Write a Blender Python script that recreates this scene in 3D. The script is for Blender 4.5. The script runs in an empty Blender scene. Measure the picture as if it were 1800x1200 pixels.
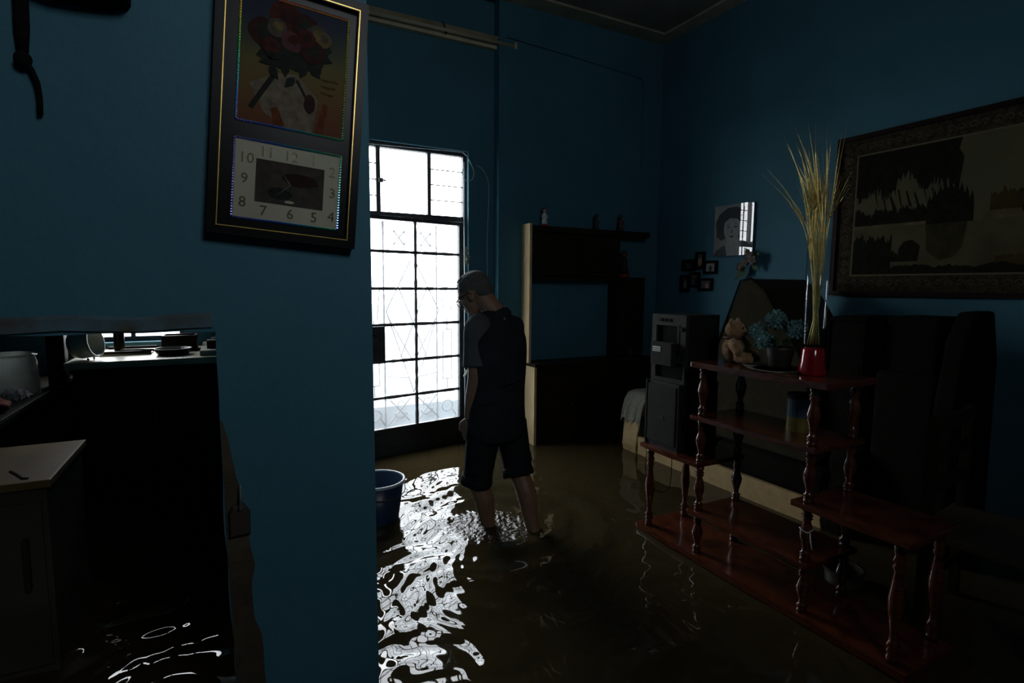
import bpy, bmesh, math, random
import numpy as np
from mathutils import Vector, Matrix, Euler
random.seed(7)
SC = bpy.context.scene
COL = SC.collection
PI = math.pi

# ------------------------------------------------------------------ camera
FPX = 960.0
PITCH = math.atan(97 / 960.0); YAW = math.radians(27.7); ROLL = math.radians(0.4); CZ = 1.53
_f = Vector((math.sin(YAW) * math.cos(PITCH), math.cos(YAW) * math.cos(PITCH), -math.sin(PITCH)))
_r = Vector((math.cos(YAW), -math.sin(YAW), 0)); _u = _r.cross(_f)
CR = _r * math.cos(ROLL) + _u * math.sin(ROLL)
CU = -_r * math.sin(ROLL) + _u * math.cos(ROLL)
CF = _f
cam = bpy.data.cameras.new('camera')
cam.sensor_width = 36; cam.lens = 36 * FPX / 1800; cam.clip_start = 0.02; cam.clip_end = 200
cam_o = bpy.data.objects.new('camera', cam); COL.objects.link(cam_o)
_m = Matrix((CR, CU, -CF)).transposed().to_4x4(); _m.translation = (0, 0, CZ)
cam_o.matrix_world = _m
SC.camera = cam_o
SC.view_settings.view_transform = 'Standard'; SC.view_settings.look = 'None'
SC.view_settings.gamma = 1; SC.view_settings.use_curve_mapping = False
SC.view_settings.exposure = 0.0
cy = SC.cycles
cy.use_denoising = True; cy.max_bounces = 10; cy.diffuse_bounces = 5; cy.glossy_bounces = 4
cy.transparent_max_bounces = 16; cy.caustics_reflective = False; cy.caustics_refractive = False
cy.sample_clamp_indirect = 6.0

# ------------------------------------------------------------------ daylight: one overcast sky
SKY = 11.0
w = bpy.data.worlds.new('sky'); SC.world = w; w.use_nodes = True
w.node_tree.nodes['Background'].inputs[0].default_value = (0.94, 0.965, 1.0, 1)
w.node_tree.nodes['Background'].inputs[1].default_value = SKY
w.cycles.sampling_method = 'AUTOMATIC'
def portal(name, loc, rot, sx, sy):
    l = bpy.data.lights.new(name, 'AREA'); l.shape = 'RECTANGLE'; l.size = sx; l.size_y = sy
    l.cycles.is_portal = True
    o = bpy.data.objects.new(name, l); o.location = loc; o.rotation_euler = rot; COL.objects.link(o)
portal('door_portal', (1.26, 4.22, 1.3), (-PI / 2, 0, 0), 0.98, 2.6)
portal('kitchen_portal', (-0.52, 4.22, 1.51), (-PI / 2, 0, 0), 0.56, 0.68)
portal('added_window_portal', (0.58, -1.12, 2.905), (PI / 2, 0, 0), 0.64, 0.85)  # sampling portal for the window added behind the viewer

# ------------------------------------------------------------------ measuring helpers (a pixel seen at a known distance)
def ray(x, y): return CF + CR * ((x - 900) / FPX) - CU * ((y - 600) / FPX)
def atX(x, y, X): d = ray(x, y); return Vector((0, 0, CZ)) + d * (X / d.x)
def atY(x, y, Y): d = ray(x, y); return Vector((0, 0, CZ)) + d * (Y / d.y)
def atT(x, y, t): return Vector((0, 0, CZ)) + ray(x, y) * t

# ------------------------------------------------------------------ materials
def mat(name, col, rough=0.6, metal=0.0, var=0.0, scale=8.0, bump=0.0, bscale=None, col2=None, spec=None, coat=0.0, sheen=0.0):
    m = bpy.data.materials.new(name); m.use_nodes = True
    nt = m.node_tree; b = nt.nodes['Principled BSDF']
    b.inputs['Roughness'].default_value = rough; b.inputs['Metallic'].default_value = metal
    b.inputs['Base Color'].default_value = (*col, 1)
    if spec is not None: b.inputs['Specular IOR Level'].default_value = spec
    if coat: b.inputs['Coat Weight'].default_value = coat; b.inputs['Coat Roughness'].default_value = 0.12
    if sheen: b.inputs['Sheen Weight'].default_value = sheen
    tc = nt.nodes.new('ShaderNodeTexCoord')
    if var > 0:
        n = nt.nodes.new('ShaderNodeTexNoise'); n.inputs['Scale'].default_value = scale; n.inputs['Detail'].default_value = 6
        nt.links.new(tc.outputs['Object'], n.inputs['Vector'])
        r = nt.nodes.new('ShaderNodeValToRGB')
        c2 = col2 if col2 else tuple(max(0, c * (1 - var)) for c in col)
        c1 = col if col2 else tuple(min(1, c * (1 + var)) for c in col)
        r.color_ramp.elements[0].color = (*c2, 1); r.color_ramp.elements[1].color = (*c1, 1)
        r.color_ramp.elements[0].position = 0.3; r.color_ramp.elements[1].position = 0.7
        nt.links.new(n.outputs['Fac'], r.inputs['Fac']); nt.links.new(r.outputs['Color'], b.inputs['Base Color'])
    if bump > 0:
        n2 = nt.nodes.new('ShaderNodeTexNoise'); n2.inputs['Scale'].default_value = bscale or scale * 4; n2.inputs['Detail'].default_value = 4
        nt.links.new(tc.outputs['Object'], n2.inputs['Vector'])
        bp = nt.nodes.new('ShaderNodeBump'); bp.inputs['Strength'].default_value = bump; bp.inputs['Distance'].default_value = 0.01
        nt.links.new(n2.outputs['Fac'], bp.inputs['Height']); nt.links.new(bp.outputs['Normal'], b.inputs['Normal'])
    return m

def wood(name, c1, c2, rough=0.4, axis=(1, 12, 12), coat=0.0, spec=0.5):
    m = bpy.data.materials.new(name); m.use_nodes = True; nt = m.node_tree; b = nt.nodes['Principled BSDF']
    b.inputs['Roughness'].default_value = rough; b.inputs['Specular IOR Level'].default_value = spec
    if coat: b.inputs['Coat Weight'].default_value = coat; b.inputs['Coat Roughness'].default_value = 0.1
    tc = nt.nodes.new('ShaderNodeTexCoord'); mp = nt.nodes.new('ShaderNodeMapping'); mp.inputs['Scale'].default_value = axis
    n = nt.nodes.new('ShaderNodeTexNoise'); n.inputs['Scale'].default_value = 5; n.inputs['Detail'].default_value = 8; n.inputs['Distortion'].default_value = 0.8
    r = nt.nodes.new('ShaderNodeValToRGB'); r.color_ramp.elements[0].color = (*c1, 1); r.color_ramp.elements[1].color = (*c2, 1)
    r.color_ramp.elements[0].position = 0.35; r.color_ramp.elements[1].position = 0.65
    nt.links.new(tc.outputs['Object'], mp.inputs['Vector']); nt.links.new(mp.outputs['Vector'], n.inputs['Vector'])
    nt.links.new(n.outputs['Fac'], r.inputs['Fac']); nt.links.new(r.outputs['Color'], b.inputs['Base Color'])
    return m

def glassy(name, tint=(1, 1, 1), trans=1.0, ior=1.5, diffuse=(0.9, 0.93, 0.95)):
    """thin pane: transparent + (1-trans) translucent frosting, with a Fresnel gloss on top"""
    m = bpy.data.materials.new(name); m.use_nodes = True; nt = m.node_tree; nt.nodes.clear()
    out = nt.nodes.new('ShaderNodeOutputMaterial')
    t = nt.nodes.new('ShaderNodeBsdfTransparent'); t.inputs[0].default_value = (*tint, 1)
    last = t.outputs[0]
    if trans < 1:
        d = nt.nodes.new('ShaderNodeBsdfTranslucent'); d.inputs[0].default_value = (*diffuse, 1)
        mx = nt.nodes.new('ShaderNodeMixShader'); mx.inputs[0].default_value = 1 - trans
        nt.links.new(last, mx.inputs[1]); nt.links.new(d.outputs[0], mx.inputs[2]); last = mx.outputs[0]
    g = nt.nodes.new('ShaderNodeBsdfGlossy'); g.inputs['Roughness'].default_value = 0.01
    fr = nt.nodes.new('ShaderNodeFresnel'); fr.inputs[0].default_value = ior
    mx2 = nt.nodes.new('ShaderNodeMixShader')
    ge = nt.nodes.new('ShaderNodeNewGeometry'); mm = nt.nodes.new('ShaderNodeMath'); mm.operation = 'SUBTRACT'; mm.use_clamp = True
    nt.links.new(fr.outputs[0], mm.inputs[0]); nt.links.new(ge.outputs['Backfacing'], mm.inputs[1])
    nt.links.new(mm.outputs[0], mx2.inputs[0]); nt.links.new(last, mx2.inputs[1]); nt.links.new(g.outputs[0], mx2.inputs[2])
    nt.links.new(mx2.outputs[0], out.inputs[0])
    return m

def wall_mat():
    m = bpy.data.materials.new('blue_wall_paint'); m.use_nodes = True; nt = m.node_tree; b = nt.nodes['Principled BSDF']
    b.inputs['Roughness'].default_value = 0.62; b.inputs['Specular IOR Level'].default_value = 0.2
    L = nt.links.new
    tc = nt.nodes.new('ShaderNodeTexCoord')
    n = nt.nodes.new('ShaderNodeTexNoise'); n.inputs['Scale'].default_value = 2.2; n.inputs['Detail'].default_value = 7
    L(tc.outputs['Object'], n.inputs['Vector'])
    r = nt.nodes.new('ShaderNodeValToRGB')
    r.color_ramp.elements[0].color = (0.047, 0.145, 0.196, 1); r.color_ramp.elements[1].color = (0.058, 0.175, 0.232, 1)
    r.color_ramp.elements[0].position = 0.3; r.color_ramp.elements[1].position = 0.7
    L(n.outputs['Fac'], r.inputs['Fac']); L(r.outputs['Color'], b.inputs['Base Color'])
    n2 = nt.nodes.new('ShaderNodeTexNoise'); n2.inputs['Scale'].default_value = 28; n2.inputs['Detail'].default_value = 5
    L(tc.outputs['Object'], n2.inputs['Vector'])
    bp = nt.nodes.new('ShaderNodeBump'); bp.inputs['Strength'].default_value = 0.25; bp.inputs['Distance'].default_value = 0.01
    L(n2.outputs['Fac'], bp.inputs['Height']); L(bp.outputs['Normal'], b.inputs['Normal'])
    return m

M = {}
M['wall'] = wall_mat()
M['ceiling'] = mat('ceiling_paint', (0.20, 0.19, 0.15), 0.8, var=0.2, scale=3)
M['cornice'] = mat('cornice_paint', (0.34, 0.31, 0.22), 0.7, var=0.25, scale=6)
M['plaster'] = mat('bare_plaster', (0.062, 0.046, 0.026), 0.9, var=0.35, scale=14, bump=0.5, bscale=40)
M['concrete'] = mat('concrete', (0.30, 0.30, 0.30), 0.85, var=0.25, scale=5, bump=0.3)
M['street'] = mat('street_surface', (0.36, 0.36, 0.37), 0.7, var=0.2, scale=3)
M['floor'] = mat('floor_tile', (0.14, 0.11, 0.09), 0.5, var=0.2)
M['iron'] = mat('painted_iron', (0.035, 0.038, 0.040), 0.5, var=0.4, scale=30, bump=0.35, bscale=60)
M['iron_grey'] = mat('worn_iron', (0.09, 0.09, 0.09), 0.5, var=0.4, scale=30)
M['pane'] = glassy('figured_glass', (0.93, 0.95, 0.96), 0.93)
M['clear'] = glassy('clear_glass', (0.97, 0.98, 0.98), 1.0)
M['plastic_clear'] = glassy('milky_plastic', (0.72, 0.76, 0.74), 0.75, 1.45, (0.6, 0.62, 0.6))
M['black'] = mat('black_lacquer', (0.0045, 0.0045, 0.004), 0.3, var=0.3, spec=0.12)
M['worn'] = mat('worn_blue_plaster', (0.085, 0.20, 0.27), 0.8, var=0.3, scale=11, col2=(0.070, 0.055, 0.032), bump=0.4, bscale=40)
M['steel'] = mat('steel_edge', (0.55, 0.54, 0.50), 0.3, 1.0, var=0.2, scale=30)
M['blackcloth'] = mat('black_cloth', spec=0.1, col=(0.006, 0.006, 0.006), rough=0.9, var=0.3, bump=0.2)
M['gold'] = mat('gold_line', (0.55, 0.36, 0.10), 0.3, 1.0, var=0.2, scale=20)
M['goldplastic'] = mat('gold_numeral', (0.11, 0.085, 0.035), 0.25, 0.6)
M['cream'] = mat('cream_card', (0.40, 0.36, 0.25), 0.5, var=0.1)
M['white'] = mat('white_plastic', (0.62, 0.62, 0.58), 0.45, var=0.1)
M['redwood'] = wood('varnished_red_wood', (0.055, 0.012, 0.005), (0.125, 0.030, 0.009), 0.22, (3, 3, 22), 0.6)
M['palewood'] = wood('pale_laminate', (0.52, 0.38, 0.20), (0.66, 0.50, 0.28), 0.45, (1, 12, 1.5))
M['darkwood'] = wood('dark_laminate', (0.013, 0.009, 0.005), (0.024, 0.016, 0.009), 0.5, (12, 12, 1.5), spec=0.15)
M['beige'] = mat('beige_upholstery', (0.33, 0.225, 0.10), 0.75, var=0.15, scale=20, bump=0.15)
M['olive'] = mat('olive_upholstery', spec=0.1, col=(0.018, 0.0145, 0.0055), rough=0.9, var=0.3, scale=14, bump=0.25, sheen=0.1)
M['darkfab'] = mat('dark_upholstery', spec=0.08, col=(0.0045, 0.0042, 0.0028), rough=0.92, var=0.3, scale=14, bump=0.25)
M['lace'] = mat('lace_cloth', (0.32, 0.32, 0.25), 0.8, var=0.35, scale=120, bump=0.4)
M['speaker'] = mat('speaker_grey', (0.021, 0.021, 0.016), 0.7, spec=0.12, var=0.15, scale=40)
M['speaker2'] = mat('speaker_black', spec=0.2, col=(0.014, 0.014, 0.014), rough=0.5, var=0.2)
M['silver'] = mat('silver_plastic', (0.026, 0.026, 0.021), 0.6, 0.0, spec=0.15, var=0.1)
M['fur'] = mat('teddy_fur', (0.36, 0.19, 0.075), 0.95, var=0.35, scale=60, bump=0.9, bscale=140, sheen=0.3)
M['petal'] = mat('teal_petal', (0.10, 0.205, 0.205), 0.7, var=0.35, scale=40)
M['leaf'] = mat('leaf_green', (0.05, 0.10, 0.035), 0.6, var=0.3)
M['pot'] = mat('dark_pot', (0.03, 0.026, 0.02), 0.45)
M['redglass'] = mat('red_glaze', (0.26, 0.003, 0.008), 0.12, coat=0.6)
M['straw'] = mat('gilded_straw', (0.92, 0.66, 0.24), 0.24, 0.75, var=0.25, scale=60)
M['skin'] = mat('skin', (0.27, 0.135, 0.080), 0.55, var=0.12, scale=25)
M['hair'] = mat('grey_hair', (0.10, 0.095, 0.085), 0.7, var=0.4, scale=120, bump=0.8, bscale=220)
M['shirt'] = mat('navy_shirt', spec=0.1, col=(0.020, 0.023, 0.028), rough=0.9, var=0.2, scale=10, bump=0.2, bscale=120)
M['sleeve'] = mat('grey_sleeve', (0.070, 0.072, 0.072), 0.9, var=0.1, scale=10, bump=0.2, bscale=120)
M['shorts'] = mat('dark_trouser', spec=0.1, col=(0.014, 0.015, 0.017), rough=0.9, var=0.3, scale=10, bump=0.3, bscale=60)
M['bluepl'] = mat('navy_plastic', (0.012, 0.035, 0.085), 0.35)
M['rim'] = mat('pale_blue_plastic', (0.42, 0.52, 0.60), 0.3)
M['cable'] = mat('cable_and_lit_edge', (0.40, 0.52, 0.56), 0.4)
M['tube'] = mat('lamp_housing', (0.50, 0.43, 0.28), 0.5, var=0.2, scale=10)
M['figred'] = mat('figurine_red', (0.30, 0.02, 0.02), 0.4)
M['figskin'] = mat('figurine_skin', (0.45, 0.22, 0.13), 0.5)
M['figwhite'] = mat('figurine_white', (0.48, 0.56, 0.55), 0.4)
M['figdark'] = mat('figurine_dark', (0.05, 0.035, 0.025), 0.5)
M['figbrown'] = mat('figurine_brown', (0.085, 0.042, 0.024), 0.5)
M['redcloth'] = mat('red_cloth', (0.30, 0.025, 0.015), 0.85)
M['bag'] = glassy('plastic_bag', (0.75, 0.78, 0.8), 0.6, 1.6, (0.8, 0.8, 0.8))
M['worktop'] = wood('kitchen_worktop', (0.42, 0.38, 0.26), (0.62, 0.58, 0.42), 0.35, (1, 8, 8))
M['tile'] = mat('white_tile', (0.66, 0.65, 0.60), 0.3, var=0.1)
M['cardboard'] = mat('yellowed_enamel', (0.25, 0.155, 0.062), 0.6, var=0.25, scale=5, spec=0.2)
M['enamel'] = mat('dark_enamel', spec=0.25, col=(0.065, 0.057, 0.040), rough=0.5, var=0.3, scale=4)  # cabinet body and tub tone, much darker than the cabinet lid
M['potwhite'] = mat('white_enamel', (0.66, 0.66, 0.58), 0.3, var=0.08)

# ------------------------------------------------------------------ mesh helpers
MW = {}
def thing(name, label, cat, loc=(0, 0, 0), rotz=0.0, group=None, kind=None):
    o = bpy.data.objects.new(name, None); COL.objects.link(o); o.empty_display_size = 0.05
    o.location = loc; o.rotation_euler = (0, 0, rotz)
    MW[o] = Matrix.Translation(Vector(loc)) @ Matrix.Rotation(rotz, 4, 'Z')
    o['label'] = label
    if cat: o['category'] = cat
    if group: o['group'] = group
    if kind: o['kind'] = kind
    return o
def tag(o, label, cat=None, group=None, kind=None):
    o['label'] = label
    if cat: o['category'] = cat
    if group: o['group'] = group
    if kind: o['kind'] = kind
    return o
def obj(name, bm, m, parent=None, smooth=False, world=False, label=None, bevel=0.0, kind=None):
    """links a bmesh as one object; world=True: vertices are in world space and are moved into the parent's space"""
    if bevel > 0:
        bmesh.ops.bevel(bm, geom=list(bm.edges), offset=bevel, segments=2, profile=0.7, affect='EDGES', clamp_overlap=True)
    if parent is not None and world: bm.transform(MW[parent].inverted())
    bmesh.ops.recalc_face_normals(bm, faces=bm.faces[:])
    me = bpy.data.meshes.new(name); bm.to_mesh(me); bm.free()
    me.materials.append(M[m] if isinstance(m, str) else m)
    if smooth:
        for p in me.polygons: p.use_smooth = True
    o = bpy.data.objects.new(name, me); COL.objects.link(o)
    if parent is not None: o.parent = parent
    MW[o] = (MW[parent].copy() if parent is not None else Matrix.Identity(4))
    if label: o['label'] = label
    if kind: o['kind'] = kind
    return o
def share(name, src, parent, mtx):
    """another object with src's mesh, placed by mtx in the parent's space"""
    o = bpy.data.objects.new(name, src.data); COL.objects.link(o); o.parent = parent; o.matrix_local = mtx
    return o
def B(): return bmesh.new()
def box(bm, x0, x1, y0, y1, z0, z1, mtx=None):
    vs = [Vector((x, y, z)) for z in (z0, z1) for y in (y0, y1) for x in (x0, x1)]
    if mtx is not None: vs = [mtx @ v for v in vs]
    v = [bm.verts.new(p) for p in vs]
    for f in ((0, 2, 3, 1), (4, 5, 7, 6), (0, 1, 5, 4), (2, 6, 7, 3), (0, 4, 6, 2), (1, 3, 7, 5)):
        bm.faces.new([v[i] for i in f])
    return bm
def bx(*a, **k): return box(B(), *a, **k)
def frame_of(d, up=None):
    d = d.normalized(); up = Vector(up) if up is not None else (Vector((0, 0, 1)) if abs(d.z) < 0.9 else Vector((0, 1, 0)))
    a = up.cross(d); a.normalize(); return a, d.cross(a)
def loft(bm, rings, cap=True):
    rr = [[bm.verts.new(p) for p in r] for r in rings]
    n = len(rr[0])
    for a, b in zip(rr, rr[1:]):
        for i in range(n): bm.faces.new((a[i], a[(i + 1) % n], b[(i + 1) % n], b[i]))
    if cap:
        bm.faces.new(rr[0][::-1]); bm.faces.new(rr[-1])
    return bm
def tube(bm, pts, rad, n=8, up=None, asp=1.0):
    pts = [Vector(p) for p in pts]; rings = []; a = None
    for i, p in enumerate(pts):
        d = (pts[min(i + 1, len(pts) - 1)] - pts[max(i - 1, 0)])
        if a is None or up is not None: a, b = frame_of(d, up)
        else:       # carry the last frame along, so the tube never twists
            d.normalize(); a = a - d * a.dot(d); a.normalize(); b = d.cross(a)
        r = rad[i] if isinstance(rad, (list, tuple)) else rad
        rings.append([p + a * (r * math.cos(2 * PI * k / n)) + b * (r * asp * math.sin(2 * PI * k / n)) for k in range(n)])
    return loft(bm, rings)
def lathe(bm, prof, n=20, c=(0, 0, 0), cap=True):
    c = Vector(c)
    return loft(bm, [[c + Vector((r * math.cos(2 * PI * k / n), r * math.sin(2 * PI * k / n), z)) for k in range(n)] for r, z in prof], cap)
def ell(bm, c, r, axes=None, nu=16, nv=10):
    c = Vector(c); ax = axes or (Vector((1, 0, 0)), Vector((0, 1, 0)), Vector((0, 0, 1)))
    rings = []
    for j in range(nv + 1):
        t = -PI / 2 + PI * (0.04 + 0.92 * j / nv)
        rings.append([c + ax[0] * (r[0] * math.cos(t) * math.cos(2 * PI * k / nu)) + ax[1] * (r[1] * math.cos(t) * math.sin(2 * PI * k / nu)) + ax[2] * (r[2] * math.sin(t)) for k in range(nu)])
    return loft(bm, rings)
def prism(bm, poly, mtx, depth):
    """poly in local (u,v), extruded along local +w by depth; mtx maps (u,v,w) to space"""
    a = [bm.verts.new(mtx @ Vector((u, v, 0))) for u, v in poly]; b = [bm.verts.new(mtx @ Vector((u, v, depth))) for u, v in poly]
    n = len(poly); bm.faces.new(a[::-1]); bm.faces.new(b)
    for i in range(n): bm.faces.new((a[i], a[(i + 1) % n], b[(i + 1) % n], b[i]))
    return bm
def ring_poly(n, cx, cy, rx, ry, jag=0.0, seed=0, rot=0):
    rnd = random.Random(seed); out = []
    for k in range(n):
        a = 2 * PI * k / n + rot; j = 1 + jag * (rnd.random() * 2 - 1)
        out.append((cx + rx * j * math.cos(a), cy + ry * j * math.sin(a)))
    return out
def remeshed(name, bm, vox, m, parent, smooth_it=6, label=None, world=True):
    """one continuous skin around overlapping volumes"""
    bmesh.ops.recalc_face_normals(bm, faces=bm.faces[:])
    me = bpy.data.meshes.new('tmp'); bm.to_mesh(me); bm.free()
    t = bpy.data.objects.new('tmp', me); COL.objects.link(t)
    r = t.modifiers.new('r', 'REMESH'); r.mode = 'VOXEL'; r.voxel_size = vox
    s = t.modifiers.new('s', 'SMOOTH'); s.factor = 0.5; s.iterations = smooth_it
    dg = bpy.context.evaluated_depsgraph_get(); dg.update()
    me2 = bpy.data.meshes.new_from_object(t.evaluated_get(dg))
    bpy.data.objects.remove(t); bpy.data.meshes.remove(me)
    me2.name = name; me2.materials.clear(); me2.materials.append(M[m])
    for p in me2.polygons: p.use_smooth = True
    o = bpy.data.objects.new(name, me2); COL.objects.link(o)
    MW[o] = MW[parent].copy() if parent is not None else Matrix.Identity(4)
    if parent is not None:
        if world: me2.transform(MW[parent].inverted())
        o.parent = parent
    if label: o['label'] = label
    return o
def text_bm(s, size, mtx, ext=0.0004):
    cu = bpy.data.curves.new('t', 'FONT'); cu.body = s; cu.size = size; cu.extrude = ext; cu.align_x = 'CENTER'; cu.align_y = 'CENTER'; cu.resolution_u = 2
    t = bpy.data.objects.new('t', cu); COL.objects.link(t)
    dg = bpy.context.evaluated_depsgraph_get(); dg.update()
    me = bpy.data.meshes.new_from_object(t.evaluated_get(dg)); bm = B(); bm.from_mesh(me); bm.transform(mtx)
    bpy.data.objects.remove(t); bpy.data.meshes.remove(me); bpy.data.curves.remove(cu)
    return bm

# ================================================================== THE ROOM
WY = 4.06      # face of the back wall around the door
PY = 3.97      # face of its thicker stretch behind the wall unit
RX = 3.62      # face of the right wall
CEIL = 3.73
PF = 1.25      # face of the near partition
def struct(name, bm, m, label, **k): return tag(obj(name, bm, m, **k), label, kind='structure')
struct('floor', bx(-3.2, 3.9, -1.2, 4.4, -0.1, 0.0), 'floor', 'floor lying under the flood water')
DX0, DX1, DZ = 0.78, 1.735, 2.575
b = B()
box(b, 0.0, DX0, WY, 4.17, 0, CEIL); box(b, DX0, DX1, WY, 4.17, DZ, CEIL); box(b, DX1, 1.955, WY, 4.17, 0, CEIL)
box(b, 1.955, 3.9, PY, 4.17, 0, CEIL)
KX0, KX1, KZ0, KZ1 = -0.80, -0.24, 1.17, 1.85     # kitchen window
box(b, -3.2, KX0, WY, 4.17, 0, CEIL); box(b, KX1, 0.0, WY, 4.17, 0, CEIL); box(b, KX0, KX1, WY, 4.17, 0, KZ0); box(b, KX0, KX1, WY, 4.17, KZ1, CEIL)
struct('wall_back', b, 'wall', 'blue painted back wall around the barred glass door')
FY = -1.0                                          # wall behind the viewer, with a window added to light the partition
SX_0, SX_1, SZ0, SZ1 = 0.26, 0.90, 2.48, 3.33
struct('wall_right', bx(RX, 3.9, -1.2, PY, 0, CEIL), 'wall', 'blue painted wall behind the tapestry and portrait')
struct('wall_left', bx(-3.2, -3.0, FY, WY, 0, CEIL), 'wall', 'blue painted far side wall of the kitchen')
b = B(); box(b, -3.2, SX_0, -1.2, FY, 0, CEIL); box(b, SX_1, RX, -1.2, FY, 0, CEIL); box(b, SX_0, SX_1, -1.2, FY, 0, SZ0); box(b, SX_0, SX_1, -1.2, FY, SZ1, CEIL)
struct('wall_front', b, 'wall', 'blue painted wall behind the viewer')
struct('wall_divider', bx(0.09, 0.21, 1.39, WY, 0, CEIL), 'wall', 'blue wall dividing kitchen from sitting room')
struct('ceiling', bx(-3.2, 3.9, -1.2, 4.17, CEIL, CEIL + 0.12), 'ceiling', 'dim stained ceiling of the room')
b = B(); box(b, 0.21, RX, PY - 0.16, PY, CEIL - 0.018, CEIL); struct('trim_1', b, 'cornice', 'ochre ceiling moulding along the door wall')
b = B(); box(b, RX - 0.14, RX, FY, PY - 0.16, CEIL - 0.018, CEIL); struct('trim_2', b, 'cornice', 'ochre ceiling moulding along the tapestry wall')

# near partition with a rough low doorway; its edge is chipped, so the jamb wanders a little
rnd = random.Random(3)
OX1, OZ = -0.021, 1.434
jam = [(OX1 + 0.002, OZ)]
z = OZ
while z > 0.12:
    z -= 0.06; jam.append((OX1 + 0.004 * rnd.random() + (0.02 * max(0, (1.0 - z)) if z < 1.0 else 0), z))
jam.append((OX1 + 0.022, 0.0))
lint = [-0.98]
while lint[-1] < OX1 - 0.09: lint.append(lint[-1] + 0.07)
lint.append(OX1 + 0.002); lz = [OZ + 0.004 * rnd.random() for _ in lint]; lz[-1] = OZ
mt = Matrix(((1, 0, 0, 0), (0, 0, 1, PF), (0, 1, 0, 0), (0, 0, 0, 1)))
b = B()
box(b, -3.0, -0.98, PF, PF + 0.14, 0, CEIL)
for i in range(len(lint) - 1):
    prism(b, [(lint[i], lz[i]), (lint[i + 1], lz[i + 1]), (lint[i + 1], CEIL), (lint[i], CEIL)], mt, 0.14)
for (xa, za), (xb, zb) in zip(jam, jam[1:]):
    prism(b, [(xb, zb), (0.296, zb), (0.296, za), (xa, za)], mt, 0.14)
prism(b, [(jam[0][0], OZ), (0.296, OZ), (0.296, CEIL), (jam[0][0], CEIL)], mt, 0.14)
pw = struct('wall_partition', b, 'wall', 'near blue partition wall holding the clock picture and low doorway')
# bare patch of plaster beside the doorway, and the worn ledge over it
ps = [(OX1 + 0.003, 1.25)]; pe = []
z = 1.25
while z > 0.3:
    z -= 0.04
    wd = 0.004 + 0.045 * min(1, max(0, (1.25 - z) / 0.35)) + 0.006 * rnd.random() - (0.012 if 0.9 > z > 0.8 else 0)
    pe.append((OX1 + 0.006 + (0.02 * max(0, 1.0 - z)) + wd, z))
inner = [(OX1 + 0.004 + (0.02 * max(0, 1.0 - q)), q) for _, q in pe][::-1]
mt2 = Matrix(((1, 0, 0, 0), (0, 0, -1, PF), (0, 1, 0, 0), (0, 0, 0, 1)))
outer = [(OX1 + 0.006, 1.25)] + pe; inn = [(OX1 + 0.003, 1.25)] + inner[::-1]
b = B()
for (oa, ob, ia, ib) in zip(outer, outer[1:], inn, inn[1:]): prism(b, [ib, ob, oa, ia], mt2, 0.0025)
struct('trim_3', b, 'plaster', 'bare brown plaster patch beside the low doorway')
b = B(); n = 16
loft(b, [[Vector((-0.98 + 0.955 * i / n, PF - dy - 0.002 * rnd.random(), OZ + dz + 0.003 * math.sin(i * 1.7))) for dy, dz in ((0, 0.006), (0.005, 0.008), (0.006, 0.03), (0, 0.036))] for i in range(n + 1)])
struct('trim_4', b, 'worn', 'worn blue plaster ledge above the low doorway')

# outside the door: flooded street, low parapet
struct('ground', bx(-14, 16, 4.4, 40, -0.1, 0.2), 'street', 'pale wet street outside the door')
struct('wall_outside', bx(-0.6, 3.2, 4.82, 4.98, 0.2, 0.44), 'concrete', 'low grey parapet just outside the door')

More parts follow.
